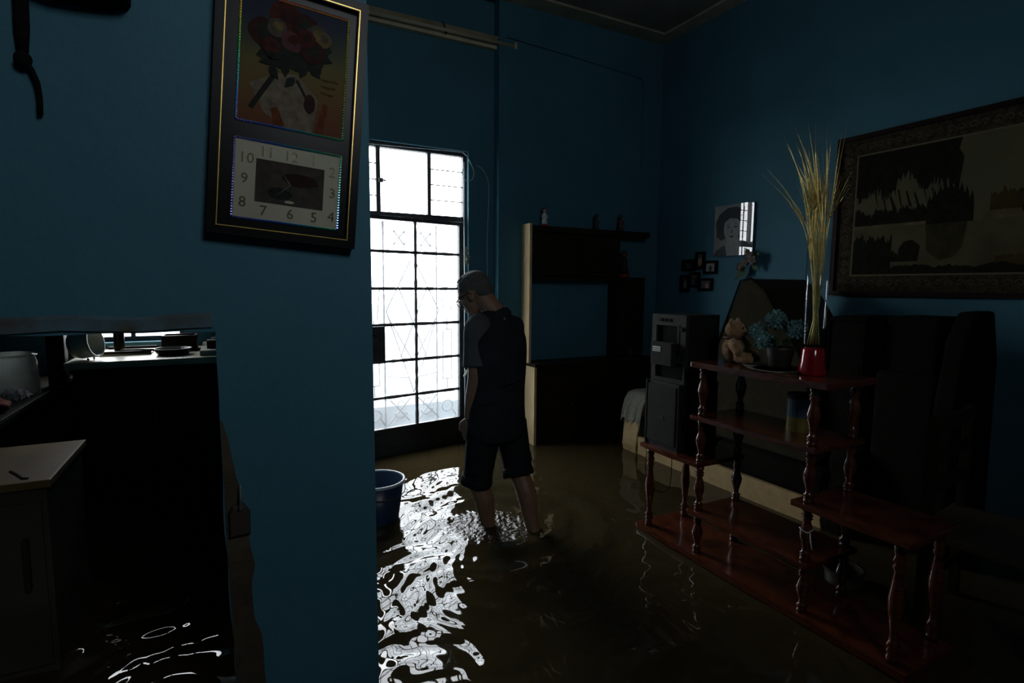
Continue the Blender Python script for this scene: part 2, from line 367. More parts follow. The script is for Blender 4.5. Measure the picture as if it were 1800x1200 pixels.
# ------------------------------------------------------------------ flood water
def water():
    xs = np.concatenate([np.arange(-3.0, -0.9, 0.06), np.arange(-0.9, 0.2, 0.012), np.arange(0.2, 2.1, 0.0065), np.arange(2.1, RX + 0.03, 0.03)])
    ys = np.concatenate([np.arange(-1.0, 0.7, 0.06), np.arange(0.7, 4.14, 0.0065), [4.14]])
    X, Y = np.meshgrid(xs, ys)
    rs = np.random.RandomState(11)
    H = np.zeros_like(X)
    # slow domain warp makes the ripples swirl
    def field(lams, amps, warp, seed, spread=PI):
        r = np.random.RandomState(seed); h = np.zeros_like(X)
        wx = X + warp * (np.sin(5.1 * Y + 2.3 * X + 1) + 0.6 * np.sin(9.7 * Y - 7 * X)) ; wy = Y + warp * (np.sin(6.3 * X - 3.1 * Y) + 0.6 * np.sin(11.3 * X + 6 * Y + 2))
        for l, a in zip(lams, amps):
            for q in range(3):
                th = r.uniform(-spread, spread); k = 2 * PI / (l * r.uniform(0.8, 1.25)); ph = r.uniform(0, 2 * PI)
                h += a * np.sin(k * (wx * math.cos(th) + wy * math.sin(th)) + ph) / 3 ** 0.5
        return h
    cx, cyy = 1.30, 2.58
    R = np.hypot(X - cx, Y - cyy)
    stir = 0.30 + 0.95 * np.exp(-((X - 0.85) ** 2 / 0.8 + (Y - 2.0) ** 2 / 2.0))
    stir = np.where(X < 0.2, 1.3, stir)
    stir *= np.clip((WY - Y) / 0.9, 0.30, 1)
    H += stir * field([0.66, 0.36, 0.21, 0.12, 0.07], [0.0040, 0.0026, 0.0019, 0.00115, 0.00055], 0.060, 5)
    # wake rings from the walking legs
    H += 0.0060 * np.sin(2 * PI * R / 0.24 - 0.6) * np.exp(-((R - 0.40) / 0.24) ** 2)
    # churned patch around the legs
    ex = (X - 1.225) * 0.885 - (Y - 2.53) * 0.465; ey = (X - 1.225) * 0.465 + (Y - 2.53) * 0.885
    ch = np.exp(-((ex / 0.24) ** 2 + (ey / 0.20) ** 2) ** 2)
    H += ch * (field([0.060, 0.036, 0.026], [0.0022, 0.0018, 0.0014], 0.012, 9) + 0.012)
    Z = 0.25 + H
    ny, nx = X.shape
    co = np.stack([X.ravel(), Y.ravel(), Z.ravel()], 1)
    idx = np.arange(nx * ny).reshape(ny, nx)
    q = np.stack([idx[:-1, :-1].ravel(), idx[:-1, 1:].ravel(), idx[1:, 1:].ravel(), idx[1:, :-1].ravel()], 1)
    me = bpy.data.meshes.new('flood_water')
    me.vertices.add(len(co)); me.vertices.foreach_set('co', co.ravel())
    me.loops.add(q.size); me.loops.foreach_set('vertex_index', q.ravel())
    me.polygons.add(len(q)); me.polygons.foreach_set('loop_start', np.arange(0, q.size, 4)); me.polygons.foreach_set('loop_total', np.full(len(q), 4))
    me.polygons.foreach_set('use_smooth', np.ones(len(q), bool))
    me.update(); me.validate()
    m = bpy.data.materials.new('muddy_water'); m.use_nodes = True; b = m.node_tree.nodes['Principled BSDF']
    b.inputs['Base Color'].default_value = (0.041, 0.030, 0.013, 1); b.inputs['Roughness'].default_value = 0.015; b.inputs['IOR'].default_value = 1.42
    # fine froth relief where the legs churn the water
    nt = m.node_tree; L = nt.links.new
    tc = nt.nodes.new('ShaderNodeTexCoord'); mp = nt.nodes.new('ShaderNodeMapping'); mp.vector_type = 'TEXTURE'
    mp.inputs['Location'].default_value = (1.225, 2.53, 0.25); mp.inputs['Rotation'].default_value = (0, 0, -0.484); mp.inputs['Scale'].default_value = (0.27, 0.23, 1)
    gr = nt.nodes.new('ShaderNodeTexGradient'); gr.gradient_type = 'SPHERICAL'
    rp = nt.nodes.new('ShaderNodeValToRGB'); rp.color_ramp.elements[0].position = 0.0; rp.color_ramp.elements[1].position = 0.35
    n = nt.nodes.new('ShaderNodeTexNoise'); n.inputs['Scale'].default_value = 55; n.inputs['Detail'].default_value = 3
    bp = nt.nodes.new('ShaderNodeBump'); bp.inputs['Distance'].default_value = 0.012
    L(tc.outputs['Object'], mp.inputs[0]); L(mp.outputs[0], gr.inputs[0]); L(gr.outputs[0], rp.inputs[0]); L(rp.outputs[0], bp.inputs['Strength'])
    L(tc.outputs['Object'], n.inputs['Vector']); L(n.outputs['Fac'], bp.inputs['Height']); L(bp.outputs['Normal'], b.inputs['Normal'])
    me.materials.append(m)
    o = bpy.data.objects.new('flood_water', me); COL.objects.link(o)
    tag(o, 'rippling brown flood water covering the whole floor', 'water', kind='stuff')
water()

# ================================================================== THE DOOR
door = thing('door_1', 'tall iron and glass door with transom in the blue back wall', None, (DX1, 4.10, 0), 0, kind='structure')
def wob(bm, amp, seed=1):
    r = random.Random(seed)
    for v in bm.verts: v.co += Vector((r.uniform(-amp, amp), r.uniform(-amp, amp), r.uniform(-amp, amp)))
    return bm
# fixed frame: jambs, head and transom bar (local x is measured from the hinge jamb towards the partition)
W0 = DX0 - DX1
b = B()
box(b, W0, W0 + 0.03, 0, 0.05, 0, DZ); box(b, -0.030, 0, 0, 0.05, 0, DZ); box(b, W0 + 0.03, -0.030, 0, 0.05, DZ - 0.035, DZ); box(b, W0 + 0.03, -0.030, 0, 0.05, 2.035, 2.075)
obj('door_frame', b, 'iron', door, bevel=0.003)
tz0, tz1 = 2.075, DZ - 0.035
tm1, tm2 = 1.035 - DX1, 1.428 - DX1
obj('transom_mullion', bx(tm1 - 0.016, tm1 + 0.016, 0.005, 0.045, tz0, tz1), 'iron_grey', door, bevel=0.002)
obj('transom_mullion', bx(tm2 - 0.014, tm2 + 0.014, 0.005, 0.045, tz0, tz1), 'iron_grey', door, bevel=0.002)
ltc = obj('transom_latch', bx(tm1 + 0.0, tm1 + 0.032, -0.02, 0.01, 2.285, 2.315), 'iron', door, bevel=0.004)
obj('latch_lever', tube(B(), [(tm1 + 0.005, -0.02, 2.30), (tm1 + 0.03, -0.035, 2.296), (tm1 + 0.045, -0.04, 2.292)], 0.006), 'iron', ltc)
obj('transom_pane', bx(tm1 + 0.016, tm2 - 0.014, 0.024, 0.027, tz0, tz1), 'clear', door)
for a0, a1 in ((W0 + 0.03, tm1 - 0.016), (tm2 + 0.014, -0.030)):      # louvred side lights
    for i in range(4):
        z0 = tz0 + (tz1 - tz0) * i / 4; z1 = tz0 + (tz1 - tz0) * (i + 1) / 4
        mtx = Matrix.Translation((0, 0.025, (z0 + z1) / 2)) @ Matrix.Rotation(-0.09, 4, 'X')
        p = obj('louvre_pane', bx(a0, a1, -0.002, 0.002, -(z1 - z0) / 2 - 0.004, (z1 - z0) / 2 + 0.004, mtx=mtx), 'clear', door)
        if i: obj('louvre_edge', bx(a0, a1, 0.020, 0.026, z0 - 0.0035, z0 + 0.0035), 'iron_grey', p)
        if i: obj('louvre_clip', bx(a0, a0 + 0.012, 0.012, 0.03, z0 - 0.004, z0 + 0.004), 'iron', p)
# the leaf, hung on the far jamb and standing a little open
LW, LTOP = 0.86, 2.032
leaf_m = Matrix.Translation((-0.032, 0.022, 0)) @ Matrix.Rotation(math.radians(10.5), 4, 'Z')
rows = [2.005, 1.778, 1.507, 1.239, 0.966, 0.694, 0.462]
colx = [-LW + 0.035, -LW / 2 + 0.012, -0.035]
b = B()
box(b, -LW, -LW + 0.035, -0.018, 0.018, 0.03, LTOP); box(b, -0.035, 0, -0.018, 0.018, 0.03, LTOP)
box(b, -LW + 0.035, -0.035, -0.018, 0.018, 2.005, LTOP); box(b, -LW + 0.035, -0.035, -0.018, 0.018, 0.43, 0.462)
box(b, -LW + 0.035, -0.035, -0.018, 0.018, 0.03, 0.06)
leaf = obj('door_leaf', b, 'iron', door, bevel=0.002); leaf.matrix_local = leaf_m
MW[leaf] = MW[door] @ leaf_m
def bar(bm_pts, r, seed):
    pts = []
    for a, c in zip(bm_pts, bm_pts[1:]):
        a = Vector(a); c = Vector(c); n = max(2, int((c - a).length / 0.03))
        pts += [a.lerp(c, i / n) for i in range(n)]
    pts.append(Vector(bm_pts[-1])); rn = random.Random(seed)
    return tube(B(), pts, [r * rn.uniform(0.85, 1.25) for _ in pts], 6)
for i, z in enumerate(rows[1:-1]):
    obj('glazing_bar', bar([(colx[0], 0, z), (colx[2], 0, z)], 0.0120, i), 'iron', leaf)
obj('glazing_bar', bar([(colx[1], 0, 0.455), (colx[1], 0, 2.01)], 0.0125, 20), 'iron', leaf)
for i in range(6):
    for j in range(2):
        obj('pane', bx(colx[j] + 0.003, colx[j + 1] - 0.003, -0.002, 0.002, rows[i + 1] + 0.004, rows[i] - 0.004), 'pane', leaf)
obj('kick_panel', bx(-LW + 0.035, -0.035, -0.006, 0.006, 0.06, 0.43), 'iron', leaf)
lk = bx(colx[0] - 0.02, colx[0] + 0.125, -0.05, 0.012, rows[4] + 0.004, rows[3] - 0.006)
obj('lock_box', lk, 'iron', leaf, bevel=0.004)
obj('lock_lever', tube(B(), [(colx[0] + 0.03, -0.05, rows[3] - 0.05), (colx[0] + 0.03, -0.07, rows[3] - 0.05), (colx[0] + 0.05, -0.075, rows[3] - 0.07)], 0.006), 'silver', leaf)
# wrought grille fixed outside the glass
GY = 0.045
def gb(pts, r=0.0028, s=0): return obj('grille_bar', bar([(x, GY, z) for x, z in pts], r, s), 'iron', leaf)
cL, cM, cR = -LW + 0.20, colx[1], -0.21
gb([(cL, 0.46), (cL, 2.0)], 0.0070, 31); gb([(cR, 0.46), (cR, 2.0)], 0.0070, 32)
dz = [1.55, 1.10, 0.70]
for s in (-1, 1):
    h = (cR - cL) / 2
    gb([(cM + s * 0.02, 1.72), (cM + s * h, 1.34)], 0.0046, 33); gb([(cM + s * h, 1.34), (cM, 0.70)], 0.0046, 34)
    gb([(cM + s * h * 0.55, 1.52), (cM, 1.24)], 0.0046, 35); gb([(cM, 1.24), (cM + s * h * 0.5, 0.98)], 0.0046, 36)
    gb([(cM + s * 0.01, 0.95), (cM + s * h * 0.95, 1.30)], 0.0042, 37)
    gb([(cM + s * h, 0.84), (cM + s * h * 0.2, 0.82)], 0.0042, 38)
    gb([(cM + s * 0.03, 0.66), (cM + s * h * 0.98, 0.47)], 0.0056, 39); gb([(cM + s * h * 0.9, 0.66), (cM + s * 0.04, 0.48)], 0.0049, 40)
    # crosses in the top row
    for q in (0.5,):
        c = cM + s * h * q
        gb([(c - 0.045, 1.94), (c + 0.045, 1.83)], 0.0049, 41); gb([(c - 0.045, 1.83), (c + 0.045, 1.94)], 0.0049, 42)
        for ux, uz in ((-1, 1), (1, 1), (-1, -1), (1, -1)):
            gb([(c + ux * 0.034, 1.885 + uz * 0.048), (c + ux * 0.048, 1.885 + uz * 0.040)], 0.0096, 43)
    # scrolls in the bottom row
    c = cM + s * h * 0.5
    gb([(c + 0.05 * math.cos(t), 0.545 + 0.030 * math.sin(t)) for t in [PI * (0.9 + 1.2 * k / 10) for k in range(11)]], 0.0063, 44)
    gb([(c + 0.03 * math.cos(t), 0.60 + 0.045 * math.sin(t)) for t in [PI * (0.2 + 0.9 * k / 8) for k in range(9)]], 0.0046, 45)
    # tall rectangles at the sides
    e = -0.115 if s > 0 else -LW + 0.115
    gb([(e - 0.04, 0.78), (e - 0.04, 1.18), (e + 0.04, 1.18), (e + 0.04, 0.78), (e - 0.04, 0.78)], 0.0046, 46)
    gb([(e, 1.18), (e, 1.27)], 0.0053, 47); gb([(e, 0.78), (e, 0.70)], 0.0053, 48)
    gb([(e - 0.05, 1.50), (e - 0.03, 1.27)], 0.0042, 49); gb([(e + 0.05, 1.50), (e + 0.03, 1.27)], 0.0042, 50)
    gb([(e + 0.05 * math.cos(t), 0.555 + 0.045 * math.sin(t)) for t in [2 * PI * k / 14 for k in range(15)]], 0.0056, 51)
    gb([(e + 0.04, 0.53), (e + 0.085, 0.465)], 0.0070, 52)

# kitchen window in the same wall
kw = thing('window_1', 'small window over the kitchen worktop beyond the partition', None, (KX0, 4.14, KZ0), 0, kind='structure')
b = B(); kwid, kht = KX1 - KX0, KZ1 - KZ0
box(b, 0, 0.03, 0, 0.04, 0, kht); box(b, kwid - 0.03, kwid, 0, 0.04, 0, kht); box(b, 0.03, kwid - 0.03, 0, 0.04, 0, 0.03); box(b, 0.03, kwid - 0.03, 0, 0.04, kht - 0.03, kht); box(b, kwid / 2 - 0.012, kwid / 2 + 0.012, 0, 0.04, 0.03, kht - 0.03)
obj('window_frame', b, 'iron', kw)
for s in (0, 1): obj('pane', bx(0.03 + s * (kwid / 2 - 0.018), kwid / 2 - 0.012 + s * (kwid / 2 - 0.018), 0.018, 0.022, 0.03, kht - 0.03), 'clear', kw)
# unseen window added behind the viewer to light the partition
sw = thing('added_window', 'added unseen window behind the viewer lighting the partition', None, (SX_0, -1.12, SZ0), 0, kind='structure')
b = B(); box(b, 0, 0.02, 0, 0.04, 0, 0.85); box(b, 0.62, 0.64, 0, 0.04, 0, 0.85); box(b, 0.02, 0.62, 0, 0.04, 0, 0.02); box(b, 0.02, 0.62, 0, 0.04, 0.83, 0.85); box(b, 0.312, 0.328, 0, 0.04, 0.02, 0.83)
obj('window_frame', b, 'iron', sw)
for s in (0, 1): obj('pane', bx(0.02 + 0.308 * s, 0.312 + 0.308 * s, 0.018, 0.022, 0.02, 0.83), 'pane', sw)


# ================================================================== FIXED THINGS ON THE BACK WALL
t = thing('fluorescent_lamp', 'unlit fluorescent lamp fixed high on the wall above the door', 'lamp', (1.52, WY, 3.40))
hw = 0.585
obj('housing', bx(-hw, hw, -0.05, 0, -0.035, 0.055), 'tube', t, bevel=0.006)
obj('reflector', loft(B(), [[Vector((x, -0.05 - d, z)) for d, z in ((0, 0.06), (0.03, 0.045), (0.035, 0.04), (0.002, 0.03))] for x in (-hw, hw)]), 'tube', t)
obj('lamp_tube', tube(B(), [(-hw + 0.02, -0.085, 0.0), (hw - 0.02, -0.085, 0.0)], 0.014, 12), 'cream', t, smooth=True)
for s in (-1, 1): obj('lamp_holder', bx(s * hw - (0.02 if s > 0 else 0), s * hw + (0.02 if s < 0 else 0), -0.105, -0.05, -0.025, 0.025), 'tube', t, bevel=0.003)
obj('pull_wire', tube(B(), [(-0.02, -0.07, 0.06), (-0.01, -0.085, 0.03), (0.0, -0.09, -0.03)], 0.005, 6), 'black', t)

b = tube(B(), [(2.13, WY - 0.012, 3.47), (1.99, PY - 0.012, 3.465), (2.4, PY - 0.012, 3.44), (3.37, PY - 0.012, 3.39), (3.40, PY - 0.012, 3.36), (3.395, PY - 0.012, 2.62)], 0.011, 8)
b.free()
b = tube(B(), [(2.02, PY - 0.012, 3.455), (2.6, PY - 0.012, 3.43), (3.36, PY - 0.012, 3.385), (3.40, PY - 0.012, 3.35), (3.395, PY - 0.012, 2.62)], 0.010, 8)
tag(obj('wiring_conduit', b, M['wall'], smooth=True), 'thin blue painted conduit running across the upper back wall', 'conduit')

# cables and a painted lit reveal edge beside the door
def curve_pts(ps, n=8):
    ps = [Vector(p) for p in ps]; out = []
    for i in range(len(ps) - 1):
        p0, p1, p2, p3 = ps[max(i - 1, 0)], ps[i], ps[i + 1], ps[min(i + 2, len(ps) - 1)]
        for k in range(n):
            u = k / n
            out.append(0.5 * ((2 * p1) + (p2 - p0) * u + (2 * p0 - 5 * p1 + 4 * p2 - p3) * u * u + (3 * p1 - p0 - 3 * p2 + p3) * u ** 3))
    out.append(ps[-1]); return out
cp = [atY(x, y, WY - 0.012) for x, y in ((645, 252), (700, 257), (800, 266), (816, 270), (826, 284), (833, 302), (830, 315), (822, 318), (815, 312), (813, 300), (816, 290))]
tag(obj('looped_cable', tube(B(), curve_pts(cp), 0.0028, 6), 'cable', smooth=True), 'thin white cable along the door head ending in a small loop', 'cable')
cp = [atY(x, y, WY - 0.012) for x, y in ((838, 291), (846, 296), (853, 306), (859, 324), (859, 350), (857, 400), (856, 450), (857, 490), (858, 560), (856, 640))]
tag(obj('hanging_cable', tube(B(), curve_pts(cp), 0.0032, 6), 'cable', smooth=True), 'thin pale blue cable hanging down the wall right of the door', 'cable')
b = tube(B(), [atY(x, y, WY - 0.01) for x, y in ((816, 285), (816, 380), (817, 480), (817, 600), (818, 740))], 0.006, 6)  # pale strip painted in for the daylit edge of the door reveal
tag(obj('lit_reveal_strip', b, 'cable', smooth=True), 'pale strip standing in for the daylit reveal beside the door frame', 'cable')
# crumbled filler at the door edge
b = B(); r = random.Random(4)
for i in range(7):
    c = atY(820 + r.uniform(-2, 3), 436 + i * 5, WY - 0.004); ell(b, c, (0.016 + r.random() * 0.01, 0.008, 0.014), nu=8, nv=5)
struct('trim_5', b, 'cream', 'crumbling pale filler on the wall beside the door')
b = B(); r = random.Random(5)
for i in range(9):
    c = atY(822 + r.uniform(-4, 5), 628 + i * 4, WY - 0.02); ell(b, c, (0.018 + r.random() * 0.012, 0.02, 0.016), nu=8, nv=5)
tag(remeshed('hanging_rag', b, 0.007, 'lace', None, 2, world=False), 'small pale rag bunched on the wall between door and person', 'rag')

# ================================================================== WALL UNIT
CX, CXR, CXE = 2.165, 3.05, 3.39
FU, FB = 3.83, 3.735          # front of the upper unit / of the base
t = thing('wall_unit', 'tall dark wall unit with pale side panel and open middle bay', 'cabinet', (CX, PY - 0.005, 0))
def WU(name, x0, x1, yf, z0, z1, m, bev=0.003, parent=None, yb=PY - 0.005): return obj(name, bx(x0, x1, yf, yb, z0, z1), m, parent or t, world=True, bevel=bev)
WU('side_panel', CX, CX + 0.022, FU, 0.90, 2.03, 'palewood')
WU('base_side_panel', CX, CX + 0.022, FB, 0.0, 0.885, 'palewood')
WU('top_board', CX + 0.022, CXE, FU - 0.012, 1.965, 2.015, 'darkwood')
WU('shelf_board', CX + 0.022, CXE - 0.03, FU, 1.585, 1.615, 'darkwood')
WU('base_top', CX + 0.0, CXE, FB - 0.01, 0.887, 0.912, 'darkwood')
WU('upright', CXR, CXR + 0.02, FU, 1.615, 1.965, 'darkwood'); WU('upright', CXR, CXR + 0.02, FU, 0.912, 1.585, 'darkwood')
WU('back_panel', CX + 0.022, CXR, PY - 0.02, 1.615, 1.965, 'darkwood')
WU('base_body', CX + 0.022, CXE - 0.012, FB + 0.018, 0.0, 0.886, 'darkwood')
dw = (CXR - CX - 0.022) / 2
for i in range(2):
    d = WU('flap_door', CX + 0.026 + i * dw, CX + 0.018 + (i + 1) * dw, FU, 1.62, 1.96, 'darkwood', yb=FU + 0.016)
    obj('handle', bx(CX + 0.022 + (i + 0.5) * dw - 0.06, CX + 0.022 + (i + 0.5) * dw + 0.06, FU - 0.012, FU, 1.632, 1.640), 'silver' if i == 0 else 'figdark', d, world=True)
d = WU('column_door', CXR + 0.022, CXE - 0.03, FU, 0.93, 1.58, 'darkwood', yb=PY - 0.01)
obj('knob', ell(B(), (CXR + 0.05, FU - 0.012, 1.25), (0.012, 0.012, 0.012)), 'figdark', d, world=True, smooth=True)
bw = (CXE - CX - 0.03) / 3
for i in range(3):
    d = WU('base_door', CX + 0.026 + i * bw, CX + 0.02 + (i + 1) * bw, FB, 0.10, 0.86, 'darkwood', yb=FB + 0.016)
    obj('knob', ell(B(), (CX + 0.026 + (i + 0.85) * bw, FB - 0.012, 0.55), (0.012, 0.012, 0.012)), 'figdark', d, world=True, smooth=True)

def figurine(name, label, x, y, z, h, prof_scale, mats, hat=False, arms=True):
    t = thing(name, label, 'figurine', (x, y, z), group='figurines on the wall unit')
    s = h
    obj('base', lathe(B(), [(0.20 * s, 0), (0.21 * s, 0.06 * s), (0.17 * s, 0.12 * s)], 14), mats[0], t, smooth=True)
    obj('robe', lathe(B(), [(0.17 * s, 0.12 * s), (0.15 * s, 0.3 * s), (0.10 * s, 0.5 * s), (0.13 * s, 0.62 * s), (0.08 * s, 0.70 * s), (0.04 * s, 0.73 * s)], 14), mats[1], t, smooth=True)
    hd = obj('head', ell(B(), (0, 0, 0.83 * s), (0.105 * s, 0.105 * s, 0.12 * s), nu=12, nv=8), mats[2], t, smooth=True)
    if hat: obj('hat', lathe(B(), [(0.22 * s, 0.90 * s), (0.21 * s, 0.92 * s), (0.11 * s, 0.93 * s), (0.10 * s, 1.03 * s), (0.04 * s, 1.06 * s)], 14), mats[3], hd, smooth=True)
    else: obj('hair', ell(B(), (0.0, 0.035 * s, 0.87 * s), (0.13 * s, 0.12 * s, 0.13 * s), nu=12, nv=8), mats[3], hd, smooth=True)
    if arms:
        for q in (-1, 1): obj('arm', tube(B(), [(q * 0.11 * s, 0, 0.62 * s), (q * 0.16 * s, -0.04 * s, 0.48 * s), (q * 0.05 * s, -0.12 * s, 0.42 * s)], [0.045 * s, 0.04 * s, 0.03 * s], 8), mats[1], t, smooth=True)
    return t
p = atY(957, 393, 3.89); figurine('figurine', 'small figurine in white robe on red base atop the wall unit', p.x, 3.89, 2.016, 0.155, 1, ('figred', 'figwhite', 'figskin', 'figdark'))
p = atY(1048, 397, 3.89); figurine('figurine', 'small dark figurine with brimmed hat atop the wall unit', p.x, 3.89, 2.016, 0.13, 1, ('figdark', 'figdark', 'figbrown', 'figdark'), hat=True)
p = atY(1091, 400, 3.89); figurine('figurine', 'small brown figurine atop the wall unit near its open end', p.x, 3.89, 2.016, 0.15, 1, ('figdark', 'figbrown', 'figbrown', 'figdark'))
p = atY(1097, 478, 3.90); figurine('figurine', 'grey robed figurine on red base in the wall unit corner niche', p.x, 3.90, 1.616, 0.24, 1, ('figred', 'silver', 'figbrown', 'figdark'), arms=False)
# cloth flower pinned to the column door
p = atY(1107, 618, FU - 0.012)
t = thing('cloth_flower', 'small white cloth flower fixed on the wall unit column door', 'flower', p)
for k in range(6): obj('petal', ell(B(), (0.024 * math.cos(k * PI / 3), -0.004, 0.024 * math.sin(k * PI / 3)), (0.02, 0.012, 0.02), nu=8, nv=6), 'silver', t, smooth=True)
obj('centre', ell(B(), (0, -0.012, 0), (0.012, 0.01, 0.012), nu=8, nv=6), 'figbrown', t, smooth=True)

# ================================================================== ON THE RIGHT WALL
def wall_frame(origin, turn=0.0):
    """u runs towards the viewer (-Y), v up, w out of the wall (-X)"""
    u = Vector((math.sin(turn) * -1, -math.cos(turn), 0)); v = Vector((0, 0, 1)); w_ = Vector((-math.cos(turn), math.sin(turn), 0))
    m = Matrix((u, v, w_)).transposed().to_4x4(); m.translation = origin; return m
# portrait print under glass
TURN = math.radians(-5.2); M_GLAZ = glassy('picture_glazing', (0.97, 0.98, 0.98), 1.0, 1.9)
pc = Vector((RX - 0.034, 3.075, 1.985))
t = thing('portrait_photo', 'black and white portrait photograph of a woman under glass on blue wall', 'photo', pc)
pm = wall_frame(pc, TURN); pw_, ph_ = 0.175, 0.200
M['ph_bg'] = mat('photo_grey', (0.24, 0.24, 0.225), 0.6, var=0.15, scale=6)
M['ph_hair'] = mat('photo_black', (0.018, 0.018, 0.018), 0.6); M['ph_face'] = mat('photo_pale', (0.30, 0.295, 0.28), 0.6, var=0.08, scale=20)
M['ph_mid'] = mat('photo_mid', (0.10, 0.10, 0.10), 0.6); M['ph_dress'] = mat('photo_dress', (0.045, 0.045, 0.045), 0.6, var=0.2)
pr = obj('print', prism(B(), [(-pw_, -ph_), (pw_, -ph_), (pw_, ph_), (-pw_, ph_)], pm, 0.003), 'ph_bg', t, world=True)
def flat(name, poly, m, lift): return obj(name, prism(B(), poly, pm @ Matrix.Translation((0, 0, 0.003 + lift)), 0.0003), m, pr, world=True)
flat('hair', [(-0.155, 0.02), (-0.165, 0.06), (-0.13, 0.13), (-0.06, 0.175), (0.03, 0.18), (0.09, 0.14), (0.115, 0.07), (0.12, -0.01), (0.105, -0.06), (0.06, -0.085), (-0.06, -0.06), (-0.11, -0.075), (-0.15, -0.045)], 'ph_hair', 0.0001)
flat('neck', [(-0.055, -0.06), (0.055, -0.06), (0.06, -0.13), (0.095, -0.2), (-0.095, -0.2), (-0.055, -0.13)], 'ph_face', 0.0006)
flat('face', ring_poly(24, -0.01, 0.015, 0.075, 0.105), 'ph_face', 0.0011)
flat('fringe', [(-0.09, 0.05), (-0.075, 0.115), (0.0, 0.14), (0.07, 0.105), (0.075, 0.05), (0.035, 0.085), (-0.03, 0.095), (-0.062, 0.075)], 'ph_hair', 0.0016)
for s in (-1, 1):
    flat('eye', ring_poly(12, -0.01 + s * 0.032, 0.025, 0.014, 0.006), 'ph_hair', 0.0016)
    flat('brow', [(-0.01 + s * 0.012, 0.041), (-0.01 + s * 0.032, 0.050), (-0.01 + s * 0.055, 0.040), (-0.01 + s * 0.032, 0.045)], 'ph_hair', 0.0016)
flat('nose', [(-0.012, 0.01), (-0.02, -0.02), (-0.006, -0.025), (0.0, -0.018), (-0.008, 0.01)], 'ph_mid', 0.0016)
flat('lips', [(-0.036, -0.048), (-0.012, -0.042), (0.014, -0.048), (-0.01, -0.060)], 'ph_hair', 0.0016)
flat('dress', [(-0.175, -0.2), (-0.15, -0.155), (-0.07, -0.115), (-0.05, -0.2)], 'ph_dress', 0.0016)
flat('dress', [(0.175, -0.2), (0.17, -0.13), (0.085, -0.075), (0.06, -0.2)], 'ph_dress', 0.0016)
obj('glass', prism(B(), [(-pw_ - 0.002, -ph_), (pw_ + 0.002, -ph_), (pw_ + 0.002, ph_), (-pw_ - 0.002, ph_)], pm @ Matrix.Translation((0, 0, 0.0065)), 0.002), M_GLAZ, t, world=True)
# artificial flower spray at its corner
fc = atX(1316, 462, RX - 0.07)
t = thing('flower_spray', 'small artificial flower spray hung at the portrait lower corner', 'flowers', fc)
r = random.Random(8)
obj('stem', tube(B(), [(0, 0.10, -0.10), (0, 0.05, -0.04), (0.0, -0.01, 0.03)], 0.004, 6), 'leaf', t)
for i, (y, z, q) in enumerate(((-0.02, 0.05, 0.045), (-0.05, 0.02, 0.04), (0.06, -0.03, 0.036), (0.02, 0.0, 0.035))):
    f = obj('blossom', ell(B(), (-0.01, y, z), (0.025, q * 0.8, q * 0.7), nu=10, nv=6), 'figbrown' if i % 2 else 'ph_mid', t, smooth=True)
    for k in range(5):
        a = k * 2 * PI / 5 + i
        obj('petal', ell(B(), (-0.025, y + q * 0.6 * math.cos(a), z + q * 0.6 * math.sin(a)), (0.008, q * 0.45, q * 0.4), nu=8, nv=5), 'ph_mid' if i % 2 else 'figbrown', f, smooth=True)
for (y0, z0, y1, z1) in ((0.03, -0.03, 0.12, -0.13), (-0.03, 0.0, -0.08, -0.06), (-0.03, 0.05, -0.10, 0.07), (0.03, -0.05, 0.06, -0.10), (0.0, 0.06, 0.03, 0.11)):
    d = Vector((0, y1 - y0, z1 - z0)); a = Vector((0, -d.z, d.y)).normalized() * 0.022
    m0 = Vector((0.0, y0, z0)); bb = B()
    rings = [[m0 + d * u + a * wdt, m0 + d * u + Vector((-0.006, 0, 0)) , m0 + d * u - a * wdt, m0 + d * u + Vector((0.002, 0, 0))] for u, wdt in ((0, 0.1), (0.3, 0.8), (0.6, 1.0), (1.0, 0.05))]
    obj('leaf', loft(bb, rings), 'leaf', t)
